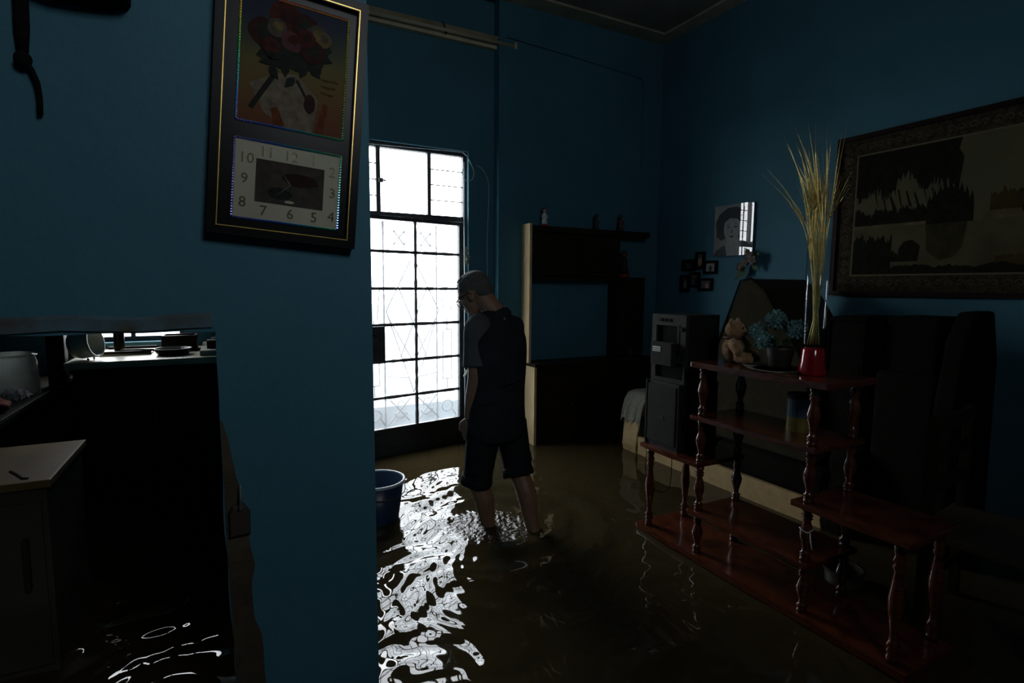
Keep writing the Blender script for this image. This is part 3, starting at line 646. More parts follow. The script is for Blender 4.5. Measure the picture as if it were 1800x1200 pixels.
# collage of six small frames
cc = atX(1231, 480, RX)
t = thing('collage_frame', 'black collage frame of six small photographs below the portrait', 'picture frame', cc)
cm = wall_frame(cc)
k = 0.0053
for i, (px, py, fw, fh) in enumerate(((-24, 14, 26, 19), (1, 21, 19, 28), (22, 9, 27, 21), (-30, -17, 19, 28), (-10, -11, 22, 24), (14, -19, 28, 20))):
    x, y, a, c_ = px * k, py * k * 0.96, fw * k / 2, fh * k / 2
    off = 0.002 * (i % 2)
    bb = B(); fm = cm @ Matrix.Translation((0, 0, 0.002 + off)); e = 0.022
    for q in ([(x - a, y - c_), (x + a, y - c_), (x + a, y - c_ + e), (x - a, y - c_ + e)], [(x - a, y + c_ - e), (x + a, y + c_ - e), (x + a, y + c_), (x - a, y + c_)], [(x - a, y - c_ + e), (x - a + e, y - c_ + e), (x - a + e, y + c_ - e), (x - a, y + c_ - e)], [(x + a - e, y - c_ + e), (x + a, y - c_ + e), (x + a, y + c_ - e), (x + a - e, y + c_ - e)]):
        prism(bb, q, fm, 0.018)
    fr_ = obj('small_frame', bb, 'black', t, world=True)
    ptt = obj('snapshot', prism(B(), [(x - a + e, y - c_ + e), (x + a - e, y - c_ + e), (x + a - e, y + c_ - e), (x - a + e, y + c_ - e)], fm, 0.006), ('figdark', 'ph_mid', 'ph_bg', 'figdark', 'ph_mid', 'ph_mid')[i], fr_, world=True)
    fx, fy, ry = x + 0.004 * (i - 2), y - 0.01, c_ * 0.45
    obj('snapshot_figure', prism(B(), ring_poly(12, fx, fy, ry * 0.7, ry), fm @ Matrix.Translation((0, 0, 0.0062)), 0.0004), ('ph_mid', 'figskin', 'ph_hair', 'ph_bg', 'ph_hair', 'figskin')[i], fr_, world=True)

# framed tapestry
tc0 = Vector((RX, 2.275, 1.485)); tw, th = 1.62, 1.01
t = thing('tapestry', 'large dark framed tapestry of a lake landscape on blue wall', 'tapestry', tc0)
tm = wall_frame(tc0)
def TP(poly, m, d0, d1, name, parent): return obj(name, prism(B(), poly, tm @ Matrix.Translation((0, 0, d0)), d1 - d0), m, parent, world=True)
M['tp_frame'] = wood('tapestry_frame', (0.010, 0.004, 0.003), (0.018, 0.006, 0.004), 0.5, spec=0.1)
M['tp_border'] = mat('border_weave', (0.060, 0.048, 0.028), 0.95, spec=0.1, var=0.9, scale=42, col2=(0.015, 0.012, 0.008), bump=0.3)
M['tp_sky'] = mat('weave_sky', (0.105, 0.088, 0.045), 0.95, spec=0.1, var=0.2, scale=3.5, col2=(0.075, 0.076, 0.052))
M['tp_tree'] = mat('weave_tree', (0.012, 0.0125, 0.007), 0.95, spec=0.1, var=0.4, scale=30)
M['tp_lake'] = mat('weave_lake', (0.075, 0.066, 0.036), 0.95, spec=0.1, var=0.25, scale=5)
M['tp_shore'] = mat('weave_shore', (0.10, 0.084, 0.044), 0.95, spec=0.1, var=0.3, scale=14)
M['tp_autumn'] = mat('weave_autumn', (0.06, 0.04, 0.012), 0.95, spec=0.1, var=0.5, scale=14, col2=(0.028, 0.024, 0.01))
M['tp_refl'] = mat('weave_reflection', (0.036, 0.031, 0.016), 0.95, spec=0.1, var=0.3, scale=16)
M['tp_thread'] = mat('border_thread', (0.11, 0.09, 0.05), 0.9)
e = 0.028
for q in ([(0, 0), (tw, 0), (tw, e), (0, e)], [(0, th - e), (tw, th - e), (tw, th), (0, th)], [(0, e), (e, e), (e, th - e), (0, th - e)], [(tw - e, e), (tw, e), (tw, th - e), (tw - e, th - e)]):
    TP(q, 'tp_frame', 0.0, 0.03, 'frame_rail', t)
clo = TP([(e, e), (tw - e, e), (tw - e, th - e), (e, th - e)], 'tp_border', 0.0, 0.012, 'weave_border', t)
a0, a1, b0, b1 = 0.135, tw - 0.135, 0.135, th - 0.135
for q in ([(a0 - 0.01, b0 - 0.01), (a1 + 0.01, b0 - 0.01), (a1 + 0.01, b0), (a0 - 0.01, b0)], [(a0 - 0.01, b1), (a1 + 0.01, b1), (a1 + 0.01, b1 + 0.01), (a0 - 0.01, b1 + 0.01)], [(a0 - 0.01, b0), (a0, b0), (a0, b1), (a0 - 0.01, b1)], [(a1, b0), (a1 + 0.01, b0), (a1 + 0.01, b1), (a1, b1)]):
    TP(q, 'tp_thread', 0.012, 0.0128, 'border_line', clo)
# little scrolls woven into the border
def scroll_bm(cx, cy, s, flip):
    bb = B(); pts = []
    for i in range(13):
        a = i / 12 * 2.0 * PI; rr = s * (1 - i / 15)
        pts.append(tm @ Vector((cx + flip * (rr * math.cos(a)), cy + rr * math.sin(a), 0.0125)))
    return tube(bb, pts, 0.0022, 4)
bb = B()
for i in range(26):
    u = a0 + 0.02 + (a1 - a0 - 0.04) * i / 25
    for vv in (0.08, th - 0.08):
        x_ = scroll_bm(u, vv, 0.022, 1 if i % 2 else -1); me_ = bpy.data.meshes.new('x'); x_.to_mesh(me_); bb.from_mesh(me_); bpy.data.meshes.remove(me_); x_.free()
for i in range(14):
    v_ = b0 + 0.02 + (b1 - b0 - 0.04) * i / 13
    for uu in (0.08, tw - 0.08):
        x_ = scroll_bm(uu, v_, 0.022, 1 if i % 2 else -1); me_ = bpy.data.meshes.new('x'); x_.to_mesh(me_); bb.from_mesh(me_); bpy.data.meshes.remove(me_); x_.free()
obj('border_scrolls', bb, 'tp_thread', clo, world=True, kind='stuff')
pic = TP([(a0, b0), (a1, b0), (a1, b1), (a0, b1)], 'tp_sky', 0.012, 0.0124, 'woven_picture', t)
U = lambda f: a0 + (a1 - a0) * f
V = lambda f: b0 + (b1 - b0) * f
def jag(x0, x1, y0, amp, n, seed, dropto):
    r = random.Random(seed); n *= 4; base = [r.uniform(-1, 1) for _ in range(n // 4 + 2)]; top = []
    for i in range(n + 1):
        q = i / 4; k_ = int(q); u = q - k_; lo = base[k_] * (1 - u) + base[k_ + 1] * u
        top.append((x0 + (x1 - x0) * i / n, y0 + amp * (0.75 * lo + 0.38 * r.uniform(-1, 1))))
    return [(x0, dropto)] + top + [(x1, dropto)]
def PL(name, poly, m, d): return TP([(U(x), V(y)) for x, y in poly], m, 0.0124 + d, 0.0128 + d, name, pic)
PL('lake', [(0, 0.0), (1, 0.0), (1, 0.40), (0, 0.40)], 'tp_lake', 0.0002)
PL('far_shore', jag(0.0, 1.0, 0.44, 0.012, 30, 3, 0.385), 'tp_shore', 0.0006)
PL('autumn_trees', jag(0.52, 0.95, 0.60, 0.07, 22, 4, 0.43), 'tp_autumn', 0.0004)
PL('far_trees', jag(0.0, 0.30, 0.52, 0.05, 16, 6, 0.41), 'tp_tree', 0.0008)
PL('dark_bank', jag(0.62, 1.0, 0.47, 0.02, 20, 7, 0.42), 'tp_tree', 0.0009)
isl = [(0.30, 0.38)]
for i in range(9):
    x = 0.30 + 0.15 * i / 8; h = 0.56 + 0.11 * math.sin(PI * (i + 0.5) / 9); isl += [(x, h - 0.03), (x + 0.004, h - 0.01), (x + 0.008, h + 0.03), (x + 0.011, h), (x + 0.015, h - 0.02)]
isl += [(0.47, 0.38)]
PL('island_firs', isl, 'tp_tree', 0.0010)
PL('island_reflection', [(0.30, 0.38), (0.45, 0.38), (0.44, 0.20), (0.41, 0.12), (0.36, 0.10), (0.31, 0.18)], 'tp_refl', 0.0005)
r = random.Random(12); crown = [(0.0, 1.0), (0.0, 0.62)]
for i in range(110):
    x = 0.41 * i / 109; h = 0.70 - 0.06 * math.sin(x * 21) - 0.05 * math.sin(x * 47 + 1) + 0.28 * max(0, x - 0.30) + r.uniform(-0.035, 0.035) * (1 + (i % 5 == 0)); crown.append((x, h))
crown += [(0.42, 0.86), (0.40, 0.92), (0.41, 1.0)]
PL('hanging_boughs', crown, 'tp_tree', 0.0012)
for i in range(9):
    x = 0.08 + i * 0.033; y = 0.68 - 0.02 * (i % 3)
    PL('twig', [(x, y), (x + 0.006, y), (x + 0.022 + 0.008 * (i % 3), y - 0.13 - 0.04 * (i % 2)), (x + 0.019, y - 0.12)], 'tp_tree', 0.0013)
PL('bank_shrubs', jag(0.0, 0.17, 0.30, 0.06, 14, 14, 0.0), 'tp_tree', 0.0011)
PL('fern', jag(0.12, 0.28, 0.17, 0.04, 14, 17, 0.10), 'tp_tree', 0.0012)
PL('boathouse', [(0.20, 0.12), (0.20, 0.20), (0.22, 0.26), (0.255, 0.27), (0.285, 0.22), (0.28, 0.12)], 'tp_tree', 0.0013)
PL('foreground_bank', jag(0.0, 1.0, 0.06, 0.02, 30, 15, 0.0), 'tp_tree', 0.0014)
PL('foreground_heath', jag(0.55, 1.0, 0.13, 0.03, 20, 16, 0.0), 'tp_autumn', 0.0012)
PL('edge_tree', [(1.0, 1.0), (0.86, 0.93), (0.74, 0.84), (0.80, 0.76), (0.70, 0.70), (0.78, 0.62), (0.88, 0.60), (0.93, 0.50), (1.0, 0.48)], 'tp_tree', 0.0012)
PL('lily_pads', ring_poly(14, 0.70, 0.24, 0.05, 0.02, 0.2, 5), 'tp_refl', 0.0006)

# ================================================================== ON THE NEAR PARTITION
fo = Vector((-0.028, PF, 1.630)); ang = math.radians(-4.6)
t = thing('clock_picture', 'black framed flower picture with built-in clock hung askew on blue partition', 'wall clock', fo)
fm = Matrix(((math.cos(ang), -math.sin(ang), 0, fo.x), (0, 0, -1, fo.y), (math.sin(ang), math.cos(ang), 0, fo.z), (0, 0, 0, 1)))
FWd, FH = 0.282, 0.511
def FP(poly, m, d0, d1, name, parent=None, **k): return obj(name, prism(B(), poly, fm @ Matrix.Translation((0, 0, d0)), d1 - d0), m, parent or t, world=True, **k)
def rect(x0, x1, y0, y1): return [(x0, y0), (x1, y0), (x1, y1), (x0, y1)]
e = 0.020
for q in (rect(0, FWd, 0, e), rect(0, FWd, FH - e, FH), rect(0, e, e, FH - e), rect(FWd - e, FWd, e, FH - e)):
    FP(q, 'black', 0.0, 0.032, 'frame_rail')
g0, g1 = 0.0165, 0.0182
for q in (rect(g0, FWd - g0, g0, g1), rect(g0, FWd - g0, FH - g1, FH - g0), rect(g0, g1, g1, FH - g1), rect(FWd - g1, FWd - g0, g1, FH - g1)):
    FP(q, 'gold', 0.032, 0.0332, 'gold_line')
panel = FP(rect(e, FWd - e, e, FH - e), 'black', 0.004, 0.020, 'backing_panel')
px0, px1, py0, py1 = 0.0425, 0.245, 0.226, 0.472
cx0, cx1, cy0, cy1 = 0.0425, 0.245, 0.037, 0.192
def grad_mat(name, stops, axis='Z', lo=0, hi=1, metal=0.0, rough=0.5, spec=0.5):
    m = bpy.data.materials.new(name); m.use_nodes = True; nt = m.node_tree; bs = nt.nodes['Principled BSDF']
    bs.inputs['Roughness'].default_value = rough; bs.inputs['Specular IOR Level'].default_value = spec; bs.inputs['Metallic'].default_value = metal
    tc = nt.nodes.new('ShaderNodeTexCoord'); sx = nt.nodes.new('ShaderNodeSeparateXYZ'); nt.links.new(tc.outputs['Object'], sx.inputs[0])
    mr = nt.nodes.new('ShaderNodeMapRange'); mr.inputs[1].default_value = lo; mr.inputs[2].default_value = hi
    nt.links.new(sx.outputs[axis], mr.inputs[0]); r = nt.nodes.new('ShaderNodeValToRGB')
    while len(r.color_ramp.elements) < len(stops): r.color_ramp.elements.new(0.5)
    for el, (p_, c_) in zip(r.color_ramp.elements, stops): el.position = p_; el.color = (*c_, 1)
    nt.links.new(mr.outputs[0], r.inputs[0]); nt.links.new(r.outputs[0], bs.inputs['Base Color'])
    return m
M['pic_bg'] = grad_mat('picture_ground', [(0.0, (0.105, 0.030, 0.011)), (0.25, (0.105, 0.055, 0.014)), (0.5, (0.092, 0.074, 0.018)), (0.65, (0.04, 0.044, 0.022)), (0.85, (0.010, 0.019, 0.036)), (1.0, (0.006, 0.011, 0.025))], 'Z', 0.22, 0.46, spec=0.08)
for n_, c_ in (('rose_red', (0.050, 0.010, 0.007)), ('rose_dark', (0.028, 0.008, 0.007)), ('rose_pink', (0.08, 0.028, 0.032)), ('rose_white', (0.055, 0.048, 0.036)), ('rose_yellow', (0.10, 0.075, 0.025)), ('pic_leaf', (0.011, 0.015, 0.010)), ('pic_paper', (0.13, 0.105, 0.072)), ('pic_ribbon', (0.10, 0.026, 0.010)), ('pic_text', (0.07, 0.05, 0.01)), ('clock_pic', (0.055, 0.042, 0.034))):
    M[n_] = mat(n_, c_, 0.6, var=0.35, scale=60, spec=0.08)
pic = FP(rect(px0, px1, py0, py1), 'pic_bg', 0.020, 0.0205, 'flower_print', panel)
PX = lambda f: px0 + (px1 - px0) * f
PYY = lambda f: py0 + (py1 - py0) * f
def FL(name, poly, m, d): return FP([(PX(x), PYY(y)) for x, y in poly], m, 0.0205 + d, 0.0207 + d, name, panel)
FL('paper_wrap', [(0.24, 0.10), (0.10, 0.30), (0.33, 0.42), (0.52, 0.45), (0.60, 0.40), (0.74, 0.28), (0.70, 0.0), (0.44, 0.0)], 'pic_paper', 0.0001)
FL('leaf_mass', ring_poly(30, 0.48, 0.66, 0.36, 0.20, 0.14, 21), 'pic_leaf', 0.0002)
FL('stem', [(0.10, 0.12), (0.14, 0.10), (0.34, 0.40), (0.30, 0.42)], 'pic_leaf', 0.0003)
for i, (x, y, rr, m_) in enumerate(((0.40, 0.88, 0.15, 'rose_red'), (0.58, 0.84, 0.13, 'rose_dark'), (0.20, 0.72, 0.13, 'rose_dark'), (0.33, 0.78, 0.09, 'rose_white'), (0.47, 0.70, 0.10, 'rose_pink'), (0.70, 0.80, 0.10, 'rose_white'), (0.76, 0.78, 0.08, 'rose_yellow'), (0.66, 0.66, 0.12, 'rose_dark'), (0.60, 0.75, 0.09, 'rose_red'), (0.28, 0.62, 0.08, 'rose_red'))):
    FL('rose', ring_poly(18, PX(0) * 0 + x, y, rr, rr * 0.82, 0.06, i), m_, 0.0004 + 0.00012 * i)
    FL('rose_heart', ring_poly(12, x + 0.01, y + 0.012, rr * 0.5, rr * 0.40, 0.12, i + 30), {'rose_white': 'rose_yellow', 'rose_yellow': 'rose_white', 'rose_pink': 'rose_red', 'rose_red': 'rose_dark', 'rose_dark': 'pic_leaf'}[m_], 0.00046 + 0.00012 * i)
for i, (x, y, a_) in enumerate(((0.24, 0.50, 0.4), (0.32, 0.42, 2.2), (0.46, 0.37, 0.9), (0.42, 0.46, 1.6), (0.30, 0.55, 2.9), (0.70, 0.50, 2.4), (0.58, 0.48, 1.2))):
    FL('rose_leaf', [(x + 0.075 * math.cos(a_ + q) * k_, y + 0.062 * math.sin(a_ + q) * k_) for q, k_ in ((0, 1), (0.6, 0.75), (1.4, 0.55), (PI, 0.9), (-1.4, 0.55), (-0.6, 0.75))], 'pic_leaf', 0.0018)
FL('bud', ring_poly(14, 0.66, 0.24, 0.055, 0.075, 0.08, 3, 0.3), 'rose_dark', 0.0019)
FL('bud_stem', [(0.52, 0.40), (0.54, 0.41), (0.63, 0.29), (0.61, 0.28)], 'pic_leaf', 0.0018)
FL('ribbon', [(0.84, 0.26), (0.79, 0.27), (0.72, 0.0), (0.80, 0.0)], 'pic_ribbon', 0.0004)
FL('ribbon', [(0.30, 0.14), (0.36, 0.16), (0.44, 0.02), (0.34, 0.0)], 'pic_ribbon', 0.0004)
for i in range(3):      # three faded script lines
    pts = [fm @ Vector((PX(0.76 + 0.005 * k_ + 0.0), PYY(0.46 - 0.055 * i) + 0.0022 * math.sin(k_ * 1.9 + i) * (1 + (k_ % 3 == 0)), 0.0209)) for k_ in range(int(34 - 4 * i))]
    obj('script_line', tube(B(), pts, 0.0006, 4), 'pic_text', panel, world=True)
# clock
face = FP(rect(cx0, cx1, cy0, cy1), 'cream', 0.020, 0.0205, 'clock_face', panel)
FP(rect(cx0 + 0.040, cx1 - 0.032, cy0 + 0.036, cy1 - 0.034), 'clock_pic', 0.0205, 0.0208, 'face_picture', panel)
ccx, ccy = (cx0 + cx1) / 2 + 0.004, (cy0 + cy1) / 2
FP(ring_poly(16, ccx - 0.02, ccy - 0.02, 0.022, 0.012, 0.1, 2), 'pic_leaf', 0.0208, 0.0209, 'picture_shape', panel)
FP(ring_poly(16, ccx + 0.02, ccy + 0.012, 0.035, 0.014, 0.1, 4), 'rose_dark', 0.0208, 0.0209, 'picture_shape', panel)
FP(ring_poly(10, ccx + 0.0, ccy - 0.034, 0.010, 0.003, 0.1, 4), 'cream', 0.0208, 0.0209, 'picture_shape', panel)
nums = {'12': (0.515, 0.87), '1': (0.73, 0.87), '2': (0.92, 0.76), '3': (0.93, 0.48), '4': (0.93, 0.16), '5': (0.76, 0.12), '6': (0.53, 0.12), '7': (0.28, 0.12), '8': (0.09, 0.20), '9': (0.10, 0.50), '10': (0.11, 0.76), '11': (0.29, 0.87)}
for s_, (u_, v_) in nums.items():
    obj('numeral', text_bm(s_, 0.029, fm @ Matrix.Translation((cx0 + (cx1 - cx0) * u_, cy0 + (cy1 - cy0) * v_, 0.0212))), 'goldplastic', panel, world=True)
for a_, l_, wd in ((2.2, 0.030, 0.0022), (3.9, 0.042, 0.0016)):
    c_, s_ = math.cos(a_), math.sin(a_)
    FP([(ccx - s_ * wd, ccy + c_ * wd), (ccx + c_ * l_, ccy + s_ * l_), (ccx + s_ * wd, ccy - c_ * wd)], 'figdark', 0.0225, 0.023, 'clock_hand', panel)
# stamped holographic foil strips round both windows, their rainbow sheen painted as a gradient
rain = [(0.0, (0.25, 0.22, 0.5)), (0.22, (0.12, 0.3, 0.75)), (0.42, (0.1, 0.55, 0.5)), (0.62, (0.15, 0.6, 0.15)), (0.82, (0.7, 0.6, 0.08)), (1.0, (0.75, 0.10, 0.10))]
M['foil_v'] = grad_mat('foil_upright', rain, 'Z', 0.21, 0.47, 1.0, 0.2)
M['foil_h'] = grad_mat('foil_level', [(0.0, (0.28, 0.22, 0.5)), (0.4, (0.10, 0.2, 0.7)), (0.7, (0.1, 0.5, 0.4)), (1.0, (0.2, 0.6, 0.2))], 'X', 0.04, 0.27, 1.0, 0.2)
M['foil_r'] = grad_mat('foil_side', [(0.0, (0.2, 0.3, 0.7)), (0.35, (0.2, 0.55, 0.4)), (0.7, (0.2, 0.6, 0.25)), (1.0, (0.6, 0.6, 0.1))], 'Z', 0.02, 0.3, 1.0, 0.2)
def foil(p0, p1, m, seed):
    p0 = Vector((*p0, 0.0215)); p1 = Vector((*p1, 0.0215)); d = (p1 - p0); n_ = max(4, int(d.length / 0.0052)); d.normalize(); s_ = Vector((-d.y, d.x, 0)); bb = B(); L_ = (p1 - p0).length / n_
    for i in range(n_):
        c_ = p0 + d * (L_ * (i + 0.5))
        vs = [bb.verts.new(fm @ q) for q in (c_ - d * L_ / 2 - s_ * 0.0022, c_ + d * L_ / 2 - s_ * 0.0022, c_ + d * L_ / 2 + s_ * 0.0022, c_ - d * L_ / 2 + s_ * 0.0022, c_ + Vector((0, 0, 0.0006)) + s_ * 0.0004)]
        for q in ((0, 1, 4), (1, 2, 4), (2, 3, 4), (3, 0, 4)): bb.faces.new([vs[k_] for k_ in q])
        bb.faces.new((vs[3], vs[2], vs[1], vs[0]))
    return obj('foil_strip', bb, m, panel, world=True)
for (x0, x1, y0, y1), hz in (((px0, px1, py0, py1), 0), ((cx0, cx1, cy0, cy1), 1)):
    foil((x0, y0), (x1, y0), 'foil_h', 1); foil((x0, y1), (x1, y1), 'foil_h' if hz else 'foil_v', 2); foil((x0, y0), (x0, y1), 'foil_v', 3); foil((x1, y0), (x1, y1), 'foil_r', 4)
FP(rect(cx0 - 0.002, cx1 + 0.002, cy0 - 0.002, cy1 + 0.002), 'clear', 0.0245, 0.0255, 'clock_glass', panel)

# strap and bag hanging at the top corner of the partition
b = tube(B(), [atY(x, y, PF - 0.012) for x, y in ((30, -60), (36, 0), (38, 50), (40, 92))], [0.011, 0.011, 0.011, 0.008], 8, asp=0.4)
t = thing('hanging_strap', 'knotted black strap hanging down the blue partition wall', 'strap', atY(60, 198, PF - 0.012))
obj('strap_band', b, 'blackcloth', t, world=True, smooth=True)
obj('knot', ell(B(), atY(40, 104, PF - 0.016), (0.013, 0.010, 0.013)), 'blackcloth', t, world=True, smooth=True)
obj('strap_end', tube(B(), [atY(x, y, PF - 0.012) for x, y in ((42, 102), (56, 122), (66, 145), (70, 170), (71, 199))], [0.008, 0.009, 0.0095, 0.0095, 0.0095], 8, asp=0.4), 'blackcloth', t, world=True, smooth=True)
t = thing('hanging_bag', 'black bag hung on the partition above the strap', 'bag', atY(200, 16, PF - 0.03))
pp = [atY(x, y, PF) for x, y in ((232, -130), (231, 12), (226, 20), (200, 18), (150, 12), (100, 4), (60, -12), (56, -130))]
bb = B(); v0 = [bb.verts.new(p_) for p_ in pp]; v1 = [bb.verts.new(p_ + Vector((0, -0.045, 0))) for p_ in pp]; n_ = len(pp)
bb.faces.new(v0); bb.faces.new(v1[::-1])
for i in range(n_): bb.faces.new((v0[i], v0[(i + 1) % n_], v1[(i + 1) % n_], v1[i]))
obj('bag_body', bb, 'blackcloth', t, world=True, bevel=0.004)
obj('bag_flap', prism(B(), [(0.008, 0), (0.125, 0), (0.125, 0.03), (0.008, 0.03)], Matrix.Translation(atY(60, -90, PF - 0.0455)) @ Matrix(((1, 0, 0, 0), (0, 0, -1, 0), (0, 1, 0, 0), (0, 0, 0, 1))), 0.006), 'blackcloth', t, world=True)

# latch keeper on the jamb of the low doorway
lp = atY(421, 912, PF)
t = thing('latch_keeper', 'rusty iron latch keeper on the plaster beside the low doorway', 'latch', lp)
obj('keeper_plate', loft(B(), [[Vector((0.020 * c_ * s_, -d, 0.034 * q * s_)) for c_, q in ((-1, -1), (1, -0.95), (1.05, 0.5), (0.5, 1.0), (-0.6, 1.0), (-1, 0.6))] for s_, d in ((1, 0), (1, 0.010), (0.85, 0.016))]), 'figdark', t)
obj('staple', tube(B(), [(0.0, -0.012, 0.022), (0.002, -0.024, 0.03), (0.004, -0.024, 0.05), (0.004, -0.006, 0.075)], 0.003, 6), 'iron_grey', t)

# ================================================================== FLOATING BUCKET
bp = Vector((0.70, 2.93, 0.0))
t = thing('bucket', 'dark blue plastic bucket with pale rim standing in flood water', 'bucket', (bp.x, bp.y, 0.13), 0.3)
bh = 0.335
obj('bucket_wall', lathe(B(), [(0.085, 0), (0.105, 0.02), (0.148, bh), (0.141, bh), (0.100, 0.03), (0.02, 0.025)], 32), 'bluepl', t, smooth=True)
obj('rim', lathe(B(), [(0.146, bh - 0.012), (0.154, bh - 0.012), (0.157, bh - 0.004), (0.155, bh + 0.004), (0.147, bh + 0.005), (0.140, bh), (0.146, bh - 0.012)], 32, cap=False), 'rim', t, smooth=True)
for s in (-1, 1): obj('ear', ell(B(), (s * 0.150, 0, bh - 0.04), (0.012, 0.022, 0.022), nu=10, nv=6), 'bluepl', t, smooth=True)
obj('bail', tube(B(), [(0.156 * math.cos(a), -0.156 * math.sin(a) * 0.99, bh - 0.04 - 0.03 * math.sin(a)) for a in [PI * k / 14 for k in range(15)]], 0.0028, 6), 'iron_grey', t, smooth=True)

# ================================================================== TURNED WOODEN SHELF (long axis towards the viewer)
EX0, EX1 = 1.905, 2.215
t = thing('turned_shelf', 'red varnished wooden shelf with turned posts standing in flood water', 'shelf', (2.06, 1.52, 0.0))
def board(name, y0, y1, z, th_=0.022, x0=EX0, x1=EX1):
    bb = B(); n_ = 6
    # ogee-edged board: front edge slightly bowed
    poly = [(x0 - 0.006, y0), (x0 - 0.012, (y0 + y1) / 2), (x0 - 0.006, y1), (x1, y1), (x1, y0)]
    prism(bb, poly, Matrix.Translation((0, 0, z - th_)), th_)
    return obj(name, bb, 'redwood', t, world=True, bevel=0.004)
board('bottom_board', 0.865, 2.175, 0.285, 0.03)
board('top_board', 1.185, 1.835, 1.190, 0.026)
board('shelf_board', 1.215, 1.825, 0.942); board('shelf_board', 1.215, 1.825, 0.492)
board('wing_top', 1.770, 2.165, 0.722); board('wing_top', 0.880, 1.300, 0.722)
PROF = [(0.019, 0.0), (0.019, 0.05), (0.014, 0.07), (0.021, 0.10), (0.015, 0.125), (0.022, 0.15), (0.013, 0.18), (0.012, 0.24), (0.017, 0.34), (0.024, 0.46), (0.025, 0.54), (0.018, 0.66), (0.013, 0.76), (0.020, 0.80), (0.014, 0.83), (0.021, 0.86), (0.014, 0.90), (0.019, 0.94), (0.019, 1.0)]
_posts = {}
def post(x, y, z0, z1):
    h = round(z1 - z0, 3)
    if h not in _posts:
        _posts[h] = obj('post', lathe(B(), [(r_, q * h) for r_, q in PROF], 14), 'redwood', t, smooth=True); o = _posts[h]
    else: o = share('post', _posts[h], t, Matrix.Identity(4))
    o.matrix_local = Matrix.Translation(Vector((x - 2.06, y - 1.52, z0)))
for y in (1.785, 1.250):
    for x in (EX0 + 0.028, EX1 - 0.03):
        for z0, z1 in ((0.285, 0.470), (0.492, 0.700), (0.722, 0.920), (0.942, 1.164)):
            post(x, y, z0, z1)
for y in (2.115, 0.925):
    for x in (EX0 + 0.028, EX1 - 0.03): post(x, y, 0.285, 0.700)
for x in (EX0 + 0.028, EX1 - 0.03):
    for y in (2.115, 1.785, 1.250, 0.925): post(x, y, 0.0, 0.255)
b = tube(B(), curve_pts([(EX0 + 0.028 + 0.024 * math.cos(a), 1.25 + 0.024 * math.sin(a), 0.615 + 0.006 * math.sin(3 * a)) for a in [2 * PI * k / 8 for k in range(9)]] + [Vector((EX0 + 0.0, 1.215, 0.60)), Vector((EX0 - 0.002, 1.205, 0.56))], 4), 0.0022, 5)
tag(obj('white_string', b, 'white', smooth=True), 'short white string tied round a shelf post', 'string')

# ---------------------------------------------------------------- things on the shelf
TZ = 1.190
# teddy bear seen from behind
t = thing('teddy_bear', 'tan plush teddy bear sitting on the turned shelf', 'toy', (2.06, 1.735, TZ), math.radians(200))
b = B()
ell(b, (0, 0, 0.062), (0.058, 0.052, 0.064)); ell(b, (0.0, 0.004, 0.150), (0.048, 0.044, 0.043))
for s in (-1, 1):
    ell(b, (s * 0.040, 0.0, 0.186), (0.019, 0.011, 0.019), nu=10, nv=6)
    tube(b, [(s * 0.045, 0.01, 0.100), (s * 0.070, 0.03, 0.078), (s * 0.078, 0.055, 0.05)], [0.022, 0.022, 0.019], 10)
    tube(b, [(s * 0.035, 0.03, 0.030), (s * 0.050, 0.075, 0.028), (s * 0.054, 0.10, 0.032)], [0.028, 0.027, 0.024], 10)
ell(b, (0, 0.044, 0.140), (0.022, 0.020, 0.018), nu=10, nv=6)
body = remeshed('plush_body', b, 0.006, 'fur', t, 2, world=False)
obj('ribbon', lathe(B(), [(0.046, 0.108), (0.050, 0.112), (0.050, 0.118), (0.045, 0.121)], 18), 'figbrown', t, smooth=True)
for s in (-1, 1): obj('eye', ell(B(), (s * 0.018, 0.046, 0.160), (0.005, 0.004, 0.005), nu=8, nv=6), 'black', t, smooth=True)
obj('nose', ell(B(), (0, 0.064, 0.145), (0.008, 0.005, 0.006), nu=8, nv=6), 'black', t, smooth=True)
# pompom flowers in a dark pot
fx, fy = 2.07, 1.505
t = thing('potted_pompoms', 'four teal pompom flowers in a dark pot on the turned shelf', 'flowers', (fx, fy, TZ + 0.0062))
obj('pot', lathe(B(), [(0.040, 0.0), (0.044, 0.01), (0.056, 0.075), (0.060, 0.085), (0.055, 0.088), (0.045, 0.06)], 20), 'pot', t, smooth=True)
r = random.Random(2)
def pompom(c, R):
    bb = B(); ell(bb, c, (R * 0.62,) * 3, nu=12, nv=8)
    n_ = 80
    for i in range(n_):
        z_ = 1 - 2 * (i + 0.5) / n_; a = i * 2.39996; q = math.sqrt(1 - z_ * z_)
        d = Vector((q * math.cos(a), q * math.sin(a), z_)); ax, ay = frame_of(d); tw_ = r.uniform(0, PI)
        e1 = ax * math.cos(tw_) + ay * math.sin(tw_); L_ = R * r.uniform(0.85, 1.08)
        p0 = c + d * R * 0.5; p1 = c + d * L_ * 0.86; p2 = c + d * L_ + e1 * R * 0.06
        wv = R * 0.13; sd = d.cross(e1) * wv; v_ = [bb.verts.new(q_) for q_ in (p0, p1 + sd, p2, p1 - sd, p1 + e1 * R * 0.07)]
        for f in ((0, 1, 4), (1, 2, 4), (2, 3, 4), (3, 0, 4), (3, 2, 1), (3, 1, 0)): bb.faces.new([v_[k_] for k_ in f])
    return bb
